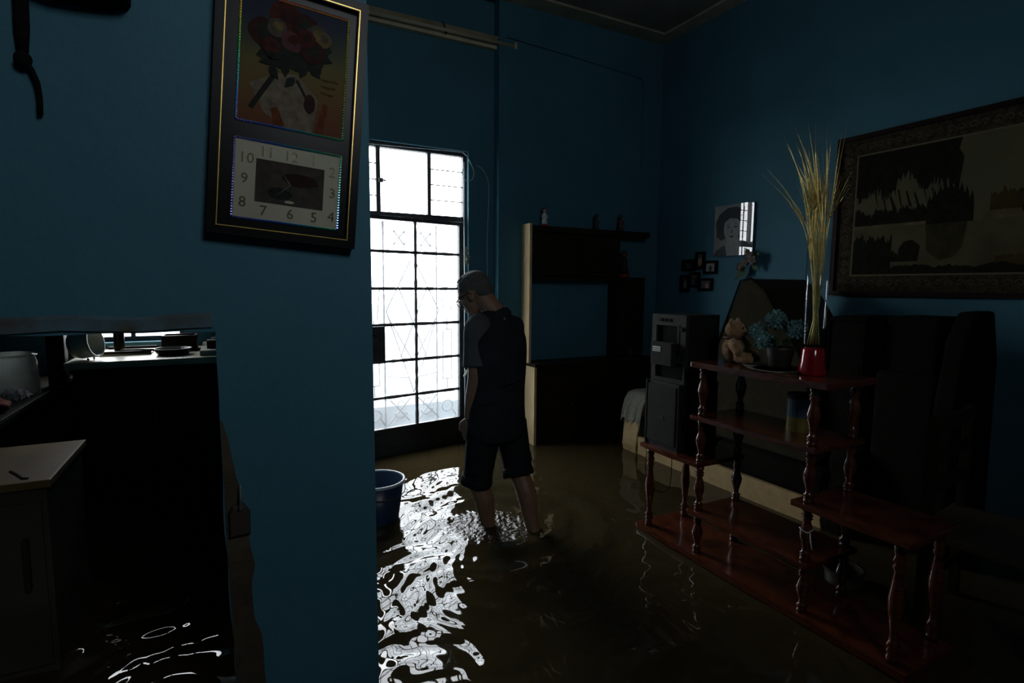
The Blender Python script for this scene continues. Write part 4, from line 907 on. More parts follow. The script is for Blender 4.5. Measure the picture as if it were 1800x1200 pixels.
for (x, y, z, R) in ((2.05, 1.600, 1.345, 0.042), (2.07, 1.530, 1.398, 0.047), (2.03, 1.553, 1.305, 0.044), (2.08, 1.440, 1.362, 0.046)):
    c = Vector((x - fx, y - fy, z - TZ - 0.0062))
    hd = obj('pompom', pompom(c, R), 'petal', t)
    obj('stem', tube(B(), curve_pts([(0.01 * (x - fx), 0.15 * (y - fy), 0.06), (0.5 * c.x, 0.55 * c.y, 0.11), tuple(c)], 5), 0.003, 6), 'leaf', hd)
for i in range(6):
    a = i * 1.05; bb = B()
    base = Vector((0.02 * math.cos(a), 0.02 * math.sin(a), 0.08)); tip = base + Vector((0.05 * math.cos(a), 0.05 * math.sin(a), 0.05)); md = (base + tip) / 2 + Vector((0, 0, 0.012)); sd = Vector((-math.sin(a), math.cos(a), 0)) * 0.014
    v_ = [bb.verts.new(q) for q in (base, md + sd, tip, md - sd, md - Vector((0, 0, 0.004)))]
    for f in ((0, 1, 3), (1, 2, 3), (0, 4, 1), (1, 4, 2), (2, 4, 3), (3, 4, 0)): bb.faces.new([v_[k_] for k_ in f])
    obj('leaf', bb, 'leaf', t)
# lace mat under the pot
bb = B(); n_ = 26; c0 = bb.verts.new((2.03, 1.50, TZ + 0.003)); ring1 = []; ring2 = []
for k_ in range(n_):
    a = 2 * PI * k_ / n_; R = 0.145 + 0.006 * math.cos(6 * a); x_, y_ = 2.03 + 0.105 * math.cos(a), 1.50 + R * math.sin(a)
    ring1.append(bb.verts.new((2.03 + 0.07 * math.cos(a), 1.50 + 0.09 * math.sin(a), TZ + 0.003)))
    ring2.append(bb.verts.new((x_, y_, TZ + 0.004 + (0.012 * max(0, math.sin(3 * a + 1)) if math.cos(a) < -0.2 else 0))))
for k_ in range(n_):
    j_ = (k_ + 1) % n_; bb.faces.new((c0, ring1[k_], ring1[j_])); bb.faces.new((ring1[k_], ring2[k_], ring2[j_], ring1[j_]))
res = bmesh.ops.solidify(bb, geom=bb.faces[:], thickness=0.0015)
tag(obj('lace_mat', bb, 'lace', smooth=True), 'cream lace mat curling up under the dark flower pot', 'mat')
# tall vase: red foot, clear cylinder, gilded wheat
vx, vy = 2.05, 1.345
t = thing('tall_vase', 'tall clear glass vase with red foot on the turned shelf', 'vase', (vx, vy, TZ))
obj('red_foot', lathe(B(), [(0.050, 0.0), (0.051, 0.006), (0.044, 0.05), (0.041, 0.10), (0.036, 0.107), (0.030, 0.108)], 28), 'redglass', t, smooth=True)
obj('glass_cylinder', lathe(B(), [(0.036, 0.108), (0.040, 0.125), (0.0425, 0.30), (0.0435, 0.53), (0.0418, 0.53), (0.0405, 0.30), (0.038, 0.13), (0.03, 0.118)], 28), 'clear', t, smooth=True)
t = thing('dried_wheat', 'bunch of gilded dried wheat stalks standing in the tall vase', 'dried flowers', (vx, vy, TZ + 0.12))
r = random.Random(21)
for i in range(46):
    a = r.uniform(0, 2 * PI); rb = r.uniform(0.0, 0.024); lean_y = r.gauss(0.055, 0.055); lean_x = r.gauss(0.0, 0.045)
    H_ = r.uniform(0.64, 0.93) - abs(lean_y - 0.03) * 0.45
    nx_, ny_ = 0.020 * math.cos(a + 2), 0.026 * math.sin(a + 2)
    pts = curve_pts([(rb * math.cos(a), rb * math.sin(a), 0.0), (nx_ * 0.6, ny_ * 0.6, 0.22), (nx_ + lean_x * 0.12, ny_ + 0.008 + lean_y * 0.10, 0.42), (nx_ + lean_x * 0.5, ny_ + lean_y * 0.55, 0.42 + (H_ - 0.42) * 0.55), (nx_ + lean_x, ny_ + lean_y * 1.15, H_)], 4)
    st = obj('wheat_stalk', tube(B(), pts, [0.0016] * (len(pts) - 4) + [0.0013, 0.0010, 0.0008, 0.0006], 4), 'straw', t, smooth=True)
    if i % 2 == 0:      # ear with awns
        bb = B(); tip = pts[-5]; d = (pts[-1] - pts[-5]).normalized(); ax, ay = frame_of(d)
        for k_ in range(7):
            c_ = pts[-7] + d * 0.012 * k_; s_ = (1 if k_ % 2 else -1)
            ell(bb, c_ + ax * 0.003 * s_, (0.0028, 0.0028, 0.0075), (ax, ay, d), 5, 3)
            q = c_ + d * r.uniform(0.06, 0.11) + ax * s_ * r.uniform(0.008, 0.028) + ay * r.uniform(-0.015, 0.015)
            tube(bb, [c_, (c_ + q) / 2 + ax * s_ * 0.002, q], [0.0008, 0.0006, 0.0003], 3)
        obj('ear', bb, 'straw', st)
# tin on the middle shelf
t = thing('decorated_tin', 'small blue and yellow tin on the turned shelf middle board', 'tin', (2.10, 1.42, 0.942))
M['tinblue'] = mat('tin_blue', (0.07, 0.11, 0.15), 0.4, var=0.3, scale=20); M['tinyellow'] = mat('tin_yellow', (0.22, 0.17, 0.03), 0.4, var=0.3, scale=20)
obj('tin_body', lathe(B(), [(0.050, 0), (0.050, 0.06)], 24), 'tinyellow', t, smooth=False)
obj('tin_band', lathe(B(), [(0.0505, 0.06), (0.0505, 0.135)], 24), 'tinblue', t)
obj('lid', lathe(B(), [(0.053, 0.135), (0.053, 0.150), (0.048, 0.155), (0.01, 0.156)], 24), 'silver', t)

# ---------------------------------------------------------------- loudspeaker and hi-fi stacked on the low wing
def rbox(p, w_, d_, h_): return bx(-w_ / 2, w_ / 2, -d_ / 2, d_ / 2, 0, h_)
srot = math.radians(-118)       # local -y (front) faces the door side
SZ = 0.7225
t = thing('loudspeaker', 'tall dark grey loudspeaker standing on the shelf low wing', 'loudspeaker', (2.065, 2.045, SZ), math.radians(-90))
w_, d_, h_ = 0.225, 0.265, 0.335
obj('cabinet', bx(-w_ / 2, w_ / 2, -d_ / 2 + 0.012, d_ / 2, 0, h_), 'speaker2', t, bevel=0.004)
obj('front_baffle', bx(-w_ / 2, w_ / 2, -d_ / 2 + 0.003, -d_ / 2 + 0.0125, 0, h_), 'speaker2', t)
gr = obj('grille', bx(-w_ / 2 + 0.014, w_ / 2 - 0.014, -d_ / 2 - 0.008, -d_ / 2 + 0.003, 0.02, h_ - 0.015), 'speaker', t, bevel=0.005)
obj('badge', bx(-0.02, 0.02, -d_ / 2 - 0.0095, -d_ / 2 - 0.008, 0.145, 0.163), 'silver', gr)
for s in (-1, 1): obj('edge_strip', bx(s * w_ / 2 - 0.008, s * w_ / 2 + 0.001, -d_ / 2 - 0.004, -d_ / 2 + 0.004, 0.0, h_), 'speaker', t)
t = thing('hifi_unit', 'dark hi-fi unit with white label stacked on the loudspeaker', 'stereo', (2.065, 2.040, SZ + h_ + 0.0005), math.radians(-88))
w2, d2, h2 = 0.225, 0.235, 0.338
obj('case', bx(-w2 / 2, w2 / 2, -d2 / 2 + 0.02, d2 / 2, 0, h2), 'speaker2', t, bevel=0.003)
F_ = -d2 / 2
bb = B()
box(bb, -w2 / 2, w2 / 2, F_, F_ + 0.02, h2 - 0.055, h2); box(bb, -w2 / 2, -w2 / 2 + 0.03, F_, F_ + 0.02, 0.0, h2 - 0.055); box(bb, w2 / 2 - 0.055, w2 / 2, F_, F_ + 0.02, 0.10, h2 - 0.055); box(bb, -w2 / 2 + 0.03, w2 / 2, F_, F_ + 0.02, 0.0, 0.02); box(bb, w2 / 2 - 0.012, w2 / 2, F_, F_ + 0.02, 0.02, 0.10)
obj('front_panel', bb, 'silver', t)
obj('open_bay', bx(-w2 / 2 + 0.03, w2 / 2 - 0.055, F_ + 0.014, F_ + 0.0199, 0.20, h2 - 0.055), 'black', t)
dk = obj('cassette_deck', bx(-w2 / 2 + 0.025, w2 / 2 - 0.06, F_ - 0.03, F_ + 0.014, 0.085, 0.20), 'speaker', t, bevel=0.004)
lb = obj('label', bx(-w2 / 2 + 0.038, -w2 / 2 + 0.092, F_ - 0.0315, F_ - 0.03, 0.152, 0.178), 'white', dk)
for i in range(2): obj('label_line', bx(-w2 / 2 + 0.040, -w2 / 2 + 0.090, F_ - 0.0322, F_ - 0.0315, 0.158 + 0.009 * i, 0.161 + 0.009 * i), 'figdark', dk)
obj('lower_bay', bx(-w2 / 2 + 0.03, w2 / 2 - 0.012, F_ + 0.012, F_ + 0.0199, 0.02, 0.085), 'black', t)
obj('slider_slot', bx(w2 / 2 - 0.044, w2 / 2 - 0.036, F_ - 0.001, F_, 0.14, 0.29), 'black', t)
for i in range(3): obj('button', bx(-w2 / 2 + 0.05 + 0.03 * i, -w2 / 2 + 0.07 + 0.03 * i, F_ - 0.004, F_, h2 - 0.035, h2 - 0.02), 'black', t)
for i in range(2): obj('knob', lathe(B(), [(0.011, 0), (0.010, 0.010)], 14), 'speaker', t); 
ks = [o for o in t.children if o.name.startswith('knob')]
for i, o in enumerate(ks): o.matrix_local = Matrix.Translation((w2 / 2 - 0.022, F_, 0.27 - 0.10 * i)) @ Matrix.Rotation(PI / 2, 4, 'X')
b = tube(B(), curve_pts([(1.93, 2.14, 0.70), (1.915, 2.135, 0.60), (1.93, 2.12, 0.50), (1.97, 2.07, 0.47), (1.99, 2.03, 0.52), (1.985, 2.02, 0.69)], 5), 0.002, 5)
tag(obj('speaker_cord', b, 'black', smooth=True), 'thin black speaker cord dangling under the low shelf wing', 'cord')

# ================================================================== SOFA AGAINST THE RIGHT WALL, WITH SEATS PILED ON IT
def soft(bm, b_=0.03): 
    bmesh.ops.bevel(bm, geom=list(bm.edges), offset=b_, segments=3, profile=0.6, affect='EDGES', clamp_overlap=True); return bm
t = thing('sofa', 'beige sofa with pale base rail standing in water along the wall', 'sofa', (3.18, 2.2, 0))
SX0, SX1, SYA, SYB = 2.775, 3.59, 3.36, 1.60
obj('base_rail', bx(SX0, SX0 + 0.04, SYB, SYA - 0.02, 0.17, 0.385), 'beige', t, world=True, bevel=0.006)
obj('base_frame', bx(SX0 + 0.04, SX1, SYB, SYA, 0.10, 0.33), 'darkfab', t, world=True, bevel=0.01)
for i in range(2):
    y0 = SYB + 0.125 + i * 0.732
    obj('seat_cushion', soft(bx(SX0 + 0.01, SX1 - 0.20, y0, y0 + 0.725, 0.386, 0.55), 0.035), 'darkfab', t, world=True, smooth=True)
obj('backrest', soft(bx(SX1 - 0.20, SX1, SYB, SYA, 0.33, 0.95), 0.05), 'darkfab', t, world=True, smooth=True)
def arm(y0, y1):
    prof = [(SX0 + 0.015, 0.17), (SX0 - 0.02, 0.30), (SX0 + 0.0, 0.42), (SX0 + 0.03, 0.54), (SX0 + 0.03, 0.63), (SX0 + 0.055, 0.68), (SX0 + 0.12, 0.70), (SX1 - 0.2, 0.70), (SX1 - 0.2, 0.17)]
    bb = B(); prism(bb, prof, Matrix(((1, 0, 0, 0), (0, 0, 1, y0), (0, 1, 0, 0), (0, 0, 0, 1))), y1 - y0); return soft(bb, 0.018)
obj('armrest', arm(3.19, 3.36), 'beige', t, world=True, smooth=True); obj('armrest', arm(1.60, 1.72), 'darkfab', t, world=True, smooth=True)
for y in (3.30, 1.66):
    for x in (SX0 + 0.06, SX1 - 0.06): obj('foot', lathe(B(), [(0.022, 0), (0.03, 0.10)], 12, (x, y, 0)), 'darkwood', t, world=True)
# lace doily draped over the far armrest
bb = B(); rings = []
prof = [(SX0 + 0.24, 0.712), (SX0 + 0.12, 0.715), (SX0 + 0.05, 0.70), (SX0 + 0.015, 0.655), (SX0 - 0.005, 0.60), (SX0 - 0.015, 0.56), (SX0 - 0.02, 0.52)]
n_ = 18
grid = []
for j, (x, z) in enumerate(prof):
    row = []
    for i in range(n_ + 1):
        u = i / n_; y = 3.15 + 0.23 * u; f = max(0, j - 2) / 4
        hang = 0.05 * f * math.cos(u * PI * 5) ** 2
        row.append(bb.verts.new((x - 0.012 * f * math.sin(u * 20) , y + 0.015 * f * math.sin(u * 11), z - hang)))
    grid.append(row)
for a, c in zip(grid, grid[1:]):
    for i in range(n_): bb.faces.new((a[i], a[i + 1], c[i + 1], c[i]))
bmesh.ops.solidify(bb, geom=bb.faces[:], thickness=0.003)
tag(obj('lace_doily', bb, 'lace', smooth=True), 'pale lace doily draped over the end of the beige sofa arm', 'doily')

# olive armchair tipped on end: a steep wedge
t = thing('tipped_armchair', 'olive upholstered armchair tipped up on the sofa like a wedge', 'armchair', (3.15, 2.2, 0.552))
bb = B(); prof = [(2.66, 0.555), (2.68, 0.80), (2.56, 1.10), (2.375, 1.575), (2.30, 1.590), (2.20, 1.52), (1.93, 1.12), (1.86, 0.86), (1.86, 0.555)]
mtp = Matrix(((0, 0, 1, 2.86), (1, 0, 0, 0), (0, 1, 0, 0), (0, 0, 0, 1)))
prism(bb, prof, mtp, 0.52)
obj('seat_shell', soft(bb, 0.02), 'olive', t, world=True, smooth=False)
obj('piping', tube(B(), [Vector((2.857, y, z)) for y, z in prof] + [Vector((2.857, *prof[0]))], 0.006, 6), 'darkfab', t, world=True, smooth=True)
for y, z in ((2.62, 0.9), (1.92, 1.0)): obj('foot', tube(B(), [(2.95, y, z), (2.95, y + (0.06 if y > 2.2 else -0.06), z + 0.02)], [0.02, 0.014], 10), 'darkwood', t, world=True)
# big dark cushion on the near end of the sofa, and a dark armchair set on end beside it
t = thing('back_cushion', 'big dark square cushion propped on the near end of the sofa', 'cushion', (3.15, 1.75, 0.702))
obj('cushion_body', soft(bx(2.92, 3.30, 1.615, 1.855, 0.703, 1.385), 0.05), 'darkfab', t, world=True, smooth=True)
obj('piping', tube(B(), [(2.918, 1.64, 0.73), (2.918, 1.83, 0.73), (2.918, 1.83, 1.36), (2.918, 1.64, 1.36), (2.918, 1.64, 0.73)], 0.006, 6), 'darkfab', t, world=True)
t = thing('dark_armchair', 'dark upholstered armchair standing on end below the tapestry', 'armchair', (3.2, 1.43, 0.0))
obj('seat_block', soft(bx(2.92, 3.36, 1.30, 1.585, 0.0, 1.12), 0.035), 'darkfab', t, world=True, smooth=True)
obj('back_cushion', soft(bx(2.98, 3.28, 1.33, 1.58, 1.08, 1.395), 0.035), 'darkfab', t, world=True, smooth=True)
bb = B(); prism(bb, [(2.90, 0.0), (2.90, 1.0), (2.95, 1.30), (3.04, 1.425), (3.20, 1.43), (3.27, 1.2), (3.31, 0.0)], Matrix(((1, 0, 0, 0), (0, 0, 1, 1.215), (0, 1, 0, 0), (0, 0, 0, 1))), 0.085)
obj('armrest', soft(bb, 0.02), 'darkfab', t, world=True, smooth=True)

# wooden chair pushed behind the near end of the shelf
t = thing('dining_chair', 'dark wooden chair with tall back posts behind the turned shelf', 'chair', (2.52, 0.86, 0), math.radians(8))
def ch(name, *a, m='darkwood', bev=0.004): return obj(name, bx(*a), m, t, bevel=bev)
for x in (-0.19, 0.19):
    for y in (-0.17, 0.19):
        ch('leg', x - 0.018, x + 0.018, y - 0.018, y + 0.018, 0, 0.60)
    ch('back_post', x - 0.016, x + 0.016, 0.174, 0.206, 0.635, 1.06)
ch('seat', -0.215, 0.215, -0.20, 0.22, 0.60, 0.634, m='figdark', bev=0.008)
for z in (0.76, 0.88, 1.0): ch('back_slat', -0.174, 0.174, 0.18, 0.20, z, z + 0.05)
ch('stretcher', -0.172, 0.172, -0.18, -0.16, 0.40, 0.43); ch('stretcher', -0.172, 0.172, 0.18, 0.20, 0.40, 0.43)
# white plastic tub in the water behind the shelf
t = thing('plastic_tub', 'dull white plastic tub floating behind the turned shelf', 'tub', (2.36, 1.345, 0.14))
obj('tub_wall', lathe(B(), [(0.055, 0), (0.062, 0.02), (0.076, 0.17), (0.071, 0.17), (0.058, 0.03), (0.02, 0.025)], 28), 'enamel', t, smooth=True)
obj('rim', lathe(B(), [(0.075, 0.163), (0.082, 0.165), (0.082, 0.173), (0.070, 0.173), (0.070, 0.166), (0.075, 0.163)], 28, cap=False), 'enamel', t, smooth=True)

# ================================================================== KITCHEN BEYOND THE LOW DOORWAY
# old enamel stove/box
t = thing('enamel_cabinet', 'old cream enamel cabinet with worn flat top inside the low doorway', 'cabinet', (-0.80, 2.46, 0))
obj('body', bx(-1.10, -0.535, 2.21, 2.70, 0.0, 0.875), 'enamel', t, world=True, bevel=0.008)
obj('lid', bx(-1.115, -0.52, 2.195, 2.715, 0.876, 0.902), 'cardboard', t, world=True, bevel=0.006)
d = obj('front_door', bx(-1.085, -0.55, 2.196, 2.21, 0.28, 0.83), 'enamel', t, world=True, bevel=0.004)
obj('handle', bx(-0.60, -0.585, 2.175, 2.196, 0.55, 0.72), 'silver', d, world=True, bevel=0.003)
obj('lid_crack', tube(B(), [(-0.66, 2.35, 0.9025), (-0.63, 2.30, 0.9028), (-0.60, 2.24, 0.9025), (-0.585, 2.235, 0.9025)], 0.004, 5), 'figdark', t, world=True)
# counter along the far side, with post, jar, cloth and bag
t = thing('side_counter', 'dark kitchen counter with a shiny front edge inside the doorway', 'counter', (-1.1, 3.3, 0))
obj('counter_top', bx(-1.42, -0.79, 2.75, WY - 0.005, 0.965, 1.0), 'darkwood', t, world=True, bevel=0.003)
obj('edge_strip', bx(-0.79, -0.784, 2.75, WY - 0.005, 0.985, 1.0), 'steel', t, world=True)
obj('counter_body', bx(-1.40, -0.83, 2.80, WY - 0.005, 0, 0.964), 'darkwood', t, world=True)
p = atY(106, 690, 3.55)
tag(obj('wooden_post', bx(p.x - 0.045, p.x + 0.03, 3.55, 3.62, 1.0005, CEIL - 0.0005), 'darkwood', bevel=0.004), 'dark wooden post standing on the kitchen counter', 'post')
t = thing('plastic_jar', 'big milky plastic jar on the kitchen counter', 'jar', (-0.915, 3.33, 1.0005))
obj('jar_wall', lathe(B(), [(0.110, 0), (0.118, 0.01), (0.112, 0.16), (0.106, 0.185), (0.108, 0.20), (0.102, 0.20), (0.100, 0.185), (0.106, 0.16), (0.112, 0.015), (0.02, 0.01)], 28), 'plastic_clear', t, smooth=True)
obj('lip', lathe(B(), [(0.107, 0.186), (0.114, 0.188), (0.114, 0.197), (0.107, 0.199), (0.107, 0.186)], 28, cap=False), 'plastic_clear', t, smooth=True)
r = random.Random(31); b = B()
for i in range(10): ell(b, (-0.90 + r.uniform(-0.09, 0.05), 3.00 + r.uniform(-0.08, 0.08), 1.02 + r.uniform(0, 0.012)), (0.05, 0.05, 0.022), nu=8, nv=5)
tag(remeshed('red_rag', b, 0.01, 'redcloth', None, 2, world=False), 'crumpled red rag on the kitchen counter before the jar', 'rag')
bb = B(); g = []
for j in range(13):
    g.append([bb.verts.new((-0.90 + 0.10 * i / 12 + r.uniform(-0.006, 0.006), 3.09 + 0.13 * j / 12 + r.uniform(-0.006, 0.006), 1.012 + 0.04 * math.sin(PI * i / 12) * math.sin(PI * j / 12) + r.uniform(0, 0.022))) for i in range(13)])
for a, c in zip(g, g[1:]):
    for i in range(12): bb.faces.new((a[i], a[i + 1], c[i + 1], c[i]))
tag(obj('plastic_bag', bb, 'bag'), 'crinkled clear plastic bag beside the jar on the counter', 'bag')
# worktop under the kitchen window
t = thing('kitchen_worktop', 'pale kitchen worktop under the window seen through the low doorway', 'worktop', (-0.38, 3.7, 0))
obj('top_slab', bx(-0.72, 0.085, 3.40, WY - 0.005, 1.105, 1.135), 'worktop', t, world=True, bevel=0.003)
obj('edge_lip', bx(-0.72, 0.085, 3.392, 3.40, 1.100, 1.134), 'worktop', t, world=True)
t = thing('added_base_cabinet', 'dark cabinet added to blacken the space below the pale worktop', 'cabinet', (-0.33, 3.72, 0))  # cabinet added so the space under the worktop goes dark
obj('carcass', bx(-0.70, 0.08, 3.46, WY - 0.005, 0, 1.1045), 'darkwood', t, world=True)
for i in range(2):
    d = obj('cabinet_door', bx(-0.69 + 0.385 * i, -0.315 + 0.385 * i, 3.442, 3.46, 0.06, 1.08), 'darkwood', t, world=True, bevel=0.004)
    obj('handle', bx(-0.36 + 0.12 * i, -0.348 + 0.12 * i, 3.425, 3.442, 0.75, 0.87), 'figdark', d, world=True)
t = thing('serving_tray', 'thin pale tray lying on the kitchen worktop', 'tray', (-0.50, 3.80, 1.1355))
obj('tray_base', bx(-0.12, 0.12, -0.14, 0.14, 0, 0.008), 'worktop', t, bevel=0.002)
for s in (-1, 1): obj('tray_rim', bx(-0.12, 0.12, s * 0.14 - 0.006, s * 0.14 + 0.006, 0.008, 0.022), 'darkwood', t)
# white pot lying on its side
t = thing('enamel_pot', 'white enamel pot lying on its side on the worktop', 'pot', (-0.655, 3.53, 1.1400))
rm = Matrix.Translation((0, 0, 0.078)) @ Matrix.Rotation(math.radians(80), 4, 'Y') @ Matrix.Rotation(0.3, 4, 'X')
bb = lathe(B(), [(0.03, -0.055), (0.065, -0.05), (0.076, -0.02), (0.076, 0.05), (0.070, 0.05), (0.070, -0.02), (0.03, -0.044)], 26); bb.transform(rm); obj('pot_wall', bb, 'potwhite', t, smooth=True)
bb = lathe(B(), [(0.076, 0.044), (0.080, 0.046), (0.080, 0.054), (0.072, 0.054), (0.076, 0.044)], 26, cap=False); bb.transform(rm); obj('rim', bb, 'white', t, smooth=True)
bb = tube(B(), [(0.076, -0.03, 0.01), (0.098, -0.02, 0.01), (0.098, 0.02, 0.01), (0.076, 0.03, 0.01)], 0.005, 6); bb.transform(rm); obj('handle', bb, 'black', t, smooth=True)
# dark bottle, pan, boxes, brick row
t = thing('dark_bottle', 'dark round bottle standing on the kitchen worktop', 'bottle', (-0.555, 3.86, 1.144))
obj('bottle_body', lathe(B(), [(0.026, 0), (0.027, 0.01), (0.027, 0.15), (0.012, 0.19), (0.011, 0.23)], 18), 'black', t, smooth=True); obj('cap', lathe(B(), [(0.013, 0.23), (0.013, 0.25)], 14), 'figdark', t)
t = thing('frying_pan', 'black frying pan with long handle resting on the worktop', 'pan', (-0.27, 3.60, 1.1355), math.radians(190))
obj('pan_bowl', lathe(B(), [(0.075, 0), (0.095, 0.035), (0.091, 0.035), (0.072, 0.005), (0.01, 0.004)], 24), 'black', t, smooth=True)
obj('handle', tube(B(), [(0.09, 0, 0.03), (0.15, 0, 0.036), (0.24, 0, 0.038)], [0.011, 0.009, 0.008], 8, asp=0.6), 'black', t, smooth=True)
t = thing('dark_crate', 'dark open crate on the worktop behind the frying pan', 'crate', (-0.25, 3.86, 1.1355))
for x0, x1, y0, y1 in ((-0.09, 0.09, -0.08, -0.068), (-0.09, 0.09, 0.068, 0.08), (-0.09, -0.078, -0.068, 0.068), (0.078, 0.09, -0.068, 0.068)): obj('side', bx(x0, x1, y0, y1, 0.0, 0.09), 'darkwood', t)
obj('base', bx(-0.078, 0.078, -0.068, 0.068, 0, 0.01), 'darkwood', t)
t = thing('tiled_block', 'white tiled block at the end of the kitchen worktop', 'tile block', (-0.08, 3.72, 1.1355))
obj('core', bx(-0.055, 0.15, -0.26, 0.30, 0, 0.022), 'concrete', t)
for i in range(5): obj('tile', bx(-0.054, 0.149, -0.258 + i * 0.112, -0.258 + i * 0.112 + 0.108, 0.022, 0.028), 'tile', t)
for i, (dx, dy) in enumerate(((0.0, -0.12), (0.02, 0.02))):
    q = thing('small_box', ('small dark box on the tiled block near the doorway jamb', 'second small dark box further back on the tiled block')[i], 'box', (-0.08 + dx, 3.72 + dy, 1.164))
    obj('carton', bx(-0.022, 0.022, -0.05, 0.05, 0, 0.04), 'darkwood', q, bevel=0.002); obj('carton_lid', bx(-0.023, 0.023, -0.051, 0.051, 0.040, 0.046), 'silver', q)

# ================================================================== THE PERSON
T0 = (Vector((1.36, 2.57, 0.9)) - Vector((0, 0, CZ))).dot(CF)
def J(x, y, dt=0.0): return atT(x, y, T0 + dt)
person = thing('person', 'person in dark shirt and rolled trousers wading, looking down towards the door', 'person', (1.36, 2.57, 0.0))
def limb(bm, pts, rad, n=12, asp=1.0, up=None): return tube(bm, curve_pts(pts, 4), [rad_at(rad, i / 4) for i in range((len(pts) - 1) * 4 + 1)], n, up, asp)
def rad_at(r_, t_):
    i = min(int(t_), len(r_) - 2); u = t_ - i; return r_[i] * (1 - u) + r_[i + 1] * u
fwd = (-CR * 0.80 + Vector((CF.x, CF.y, 0)).normalized() * 0.60); fwd.z = 0; fwd.normalize()       # body faces away and to the left
rgt = fwd.cross(Vector((0, 0, 1)))
pel = J(873, 735, 0.0); chest = J(874, 622, 0.02); neckb = J(871, 553, 0.04)
shL = J(839, 578, -0.07); shR = J(900, 574, 0.10)
hipL = J(852, 745, -0.05); hipR = J(896, 745, 0.06)
knL = J(839, 842, -0.03); ankL = J(862, 935, -0.02); knR = J(911, 826, 0.0); ankR = J(940, 938, -0.06)
elL = J(837, 662, -0.10); wrL = J(826, 735, -0.07)
elR = J(902, 655, 0.16); wrR = J(880, 725, 0.26)
# head frame: looking left and down
hf = (-CR * 0.86 + CF * 0.32 - Vector((0, 0, 1)) * 0.50).normalized()
hr = hf.cross(Vector((0, 0, 1))).normalized(); hu = hr.cross(hf).normalized()
hc = J(834, 517, 0.06)
def HP(f, r_, u): return hc + hf * f + hr * r_ + hu * u
b = B()
ell(b, HP(-0.010, 0, 0.028), (0.096, 0.074, 0.086), (hf, hr, hu)); ell(b, HP(0.028, 0, -0.030), (0.062, 0.058, 0.074), (hf, hr, hu))
ell(b, HP(0.050, 0, -0.082), (0.034, 0.040, 0.028), (hf, hr, hu)); ell(b, HP(0.072, 0, 0.020), (0.018, 0.050, 0.016), (hf, hr, hu))
tube(b, [HP(0.078, 0, 0.014), HP(0.098, 0, -0.014), HP(0.104, 0, -0.030), HP(0.086, 0, -0.036)], [0.008, 0.011, 0.014, 0.010], 10)
for s in (-1, 1): ell(b, HP(0.090, s * 0.010, -0.034), (0.011, 0.009, 0.008), (hf, hr, hu), 8, 6); ell(b, HP(0.062, s * 0.036, -0.018), (0.018, 0.018, 0.016), (hf, hr, hu), 10, 6)
ell(b, HP(0.084, 0, -0.056), (0.012, 0.024, 0.007), (hf, hr, hu), 10, 6); ell(b, HP(0.080, 0, -0.067), (0.012, 0.022, 0.008), (hf, hr, hu), 10, 6)
for s in (-1, 1): ell(b, HP(-0.008, s * 0.076, -0.012), (0.022, 0.008, 0.032), (hf, (hr + hf * 0.25 * -s).normalized(), hu), 10, 8)
limb(b, [HP(-0.035, 0, -0.035), (HP(-0.05, 0, -0.08) + neckb) / 2, neckb, chest + Vector((0, 0, 0.15))], [0.058, 0.056, 0.064, 0.07])
# trunk
def ering(c, rx, ry, ax, ay, n=20): return [c + ax * (rx * math.cos(2 * PI * k_ / n)) + ay * (ry * math.sin(2 * PI * k_ / n)) for k_ in range(n)]
def trunk(bm, grow=0.0):
    ax = rgt; ay = fwd; up = Vector((0, 0, 1)); rows_ = []
    spine = curve_pts([pel - up * 0.10, pel + up * 0.06, (pel + chest) / 2, chest, chest + (neckb - chest) * 0.55, neckb - up * 0.02], 3)
    rr = [(0.155, 0.115), (0.165, 0.125), (0.165, 0.125), (0.162, 0.122), (0.160, 0.122), (0.160, 0.122), (0.162, 0.122), (0.168, 0.124), (0.176, 0.126), (0.184, 0.126), (0.188, 0.124), (0.188, 0.120), (0.178, 0.108), (0.15, 0.09), (0.11, 0.075), (0.07, 0.06)]
    for c, (a_, c_) in zip(spine, rr): rows_.append(ering(c, a_ + grow, c_ + grow, ax, ay))
    return loft(bm, rows_)
trunk(b, -0.012)
limb(b, [shL, (shL + elL) / 2, elL, (elL + wrL) / 2, wrL], [0.054, 0.051, 0.045, 0.043, 0.031]); limb(b, [shR, (shR + elR) / 2, elR, (elR + wrR) / 2, wrR], [0.052, 0.046, 0.038, 0.036, 0.026])
for hp, kn, an in ((hipL, knL, ankL), (hipR, knR, ankR)):
    cal = kn.lerp(an, 0.35) - fwd * 0.015
    limb(b, [hp, hp.lerp(kn, 0.5), kn, cal, kn.lerp(an, 0.75), an], [0.085, 0.072, 0.052, 0.054, 0.040, 0.034])
    heel = an - fwd * 0.045 - Vector((0, 0, 0.04)); toe = an + fwd * 0.15 - Vector((0, 0, 0.055))
    limb(b, [heel, an - Vector((0, 0, 0.035)) + fwd * 0.03, an + fwd * 0.09 - Vector((0, 0, 0.05)), toe], [0.032, 0.038, 0.036, 0.026])
    for k_ in range(5): sd = rgt * (k_ - 2) * 0.016; limb(b, [toe + sd, toe + sd + fwd * (0.03 - abs(k_ - 1.5) * 0.004)], [0.011, 0.009], 8)
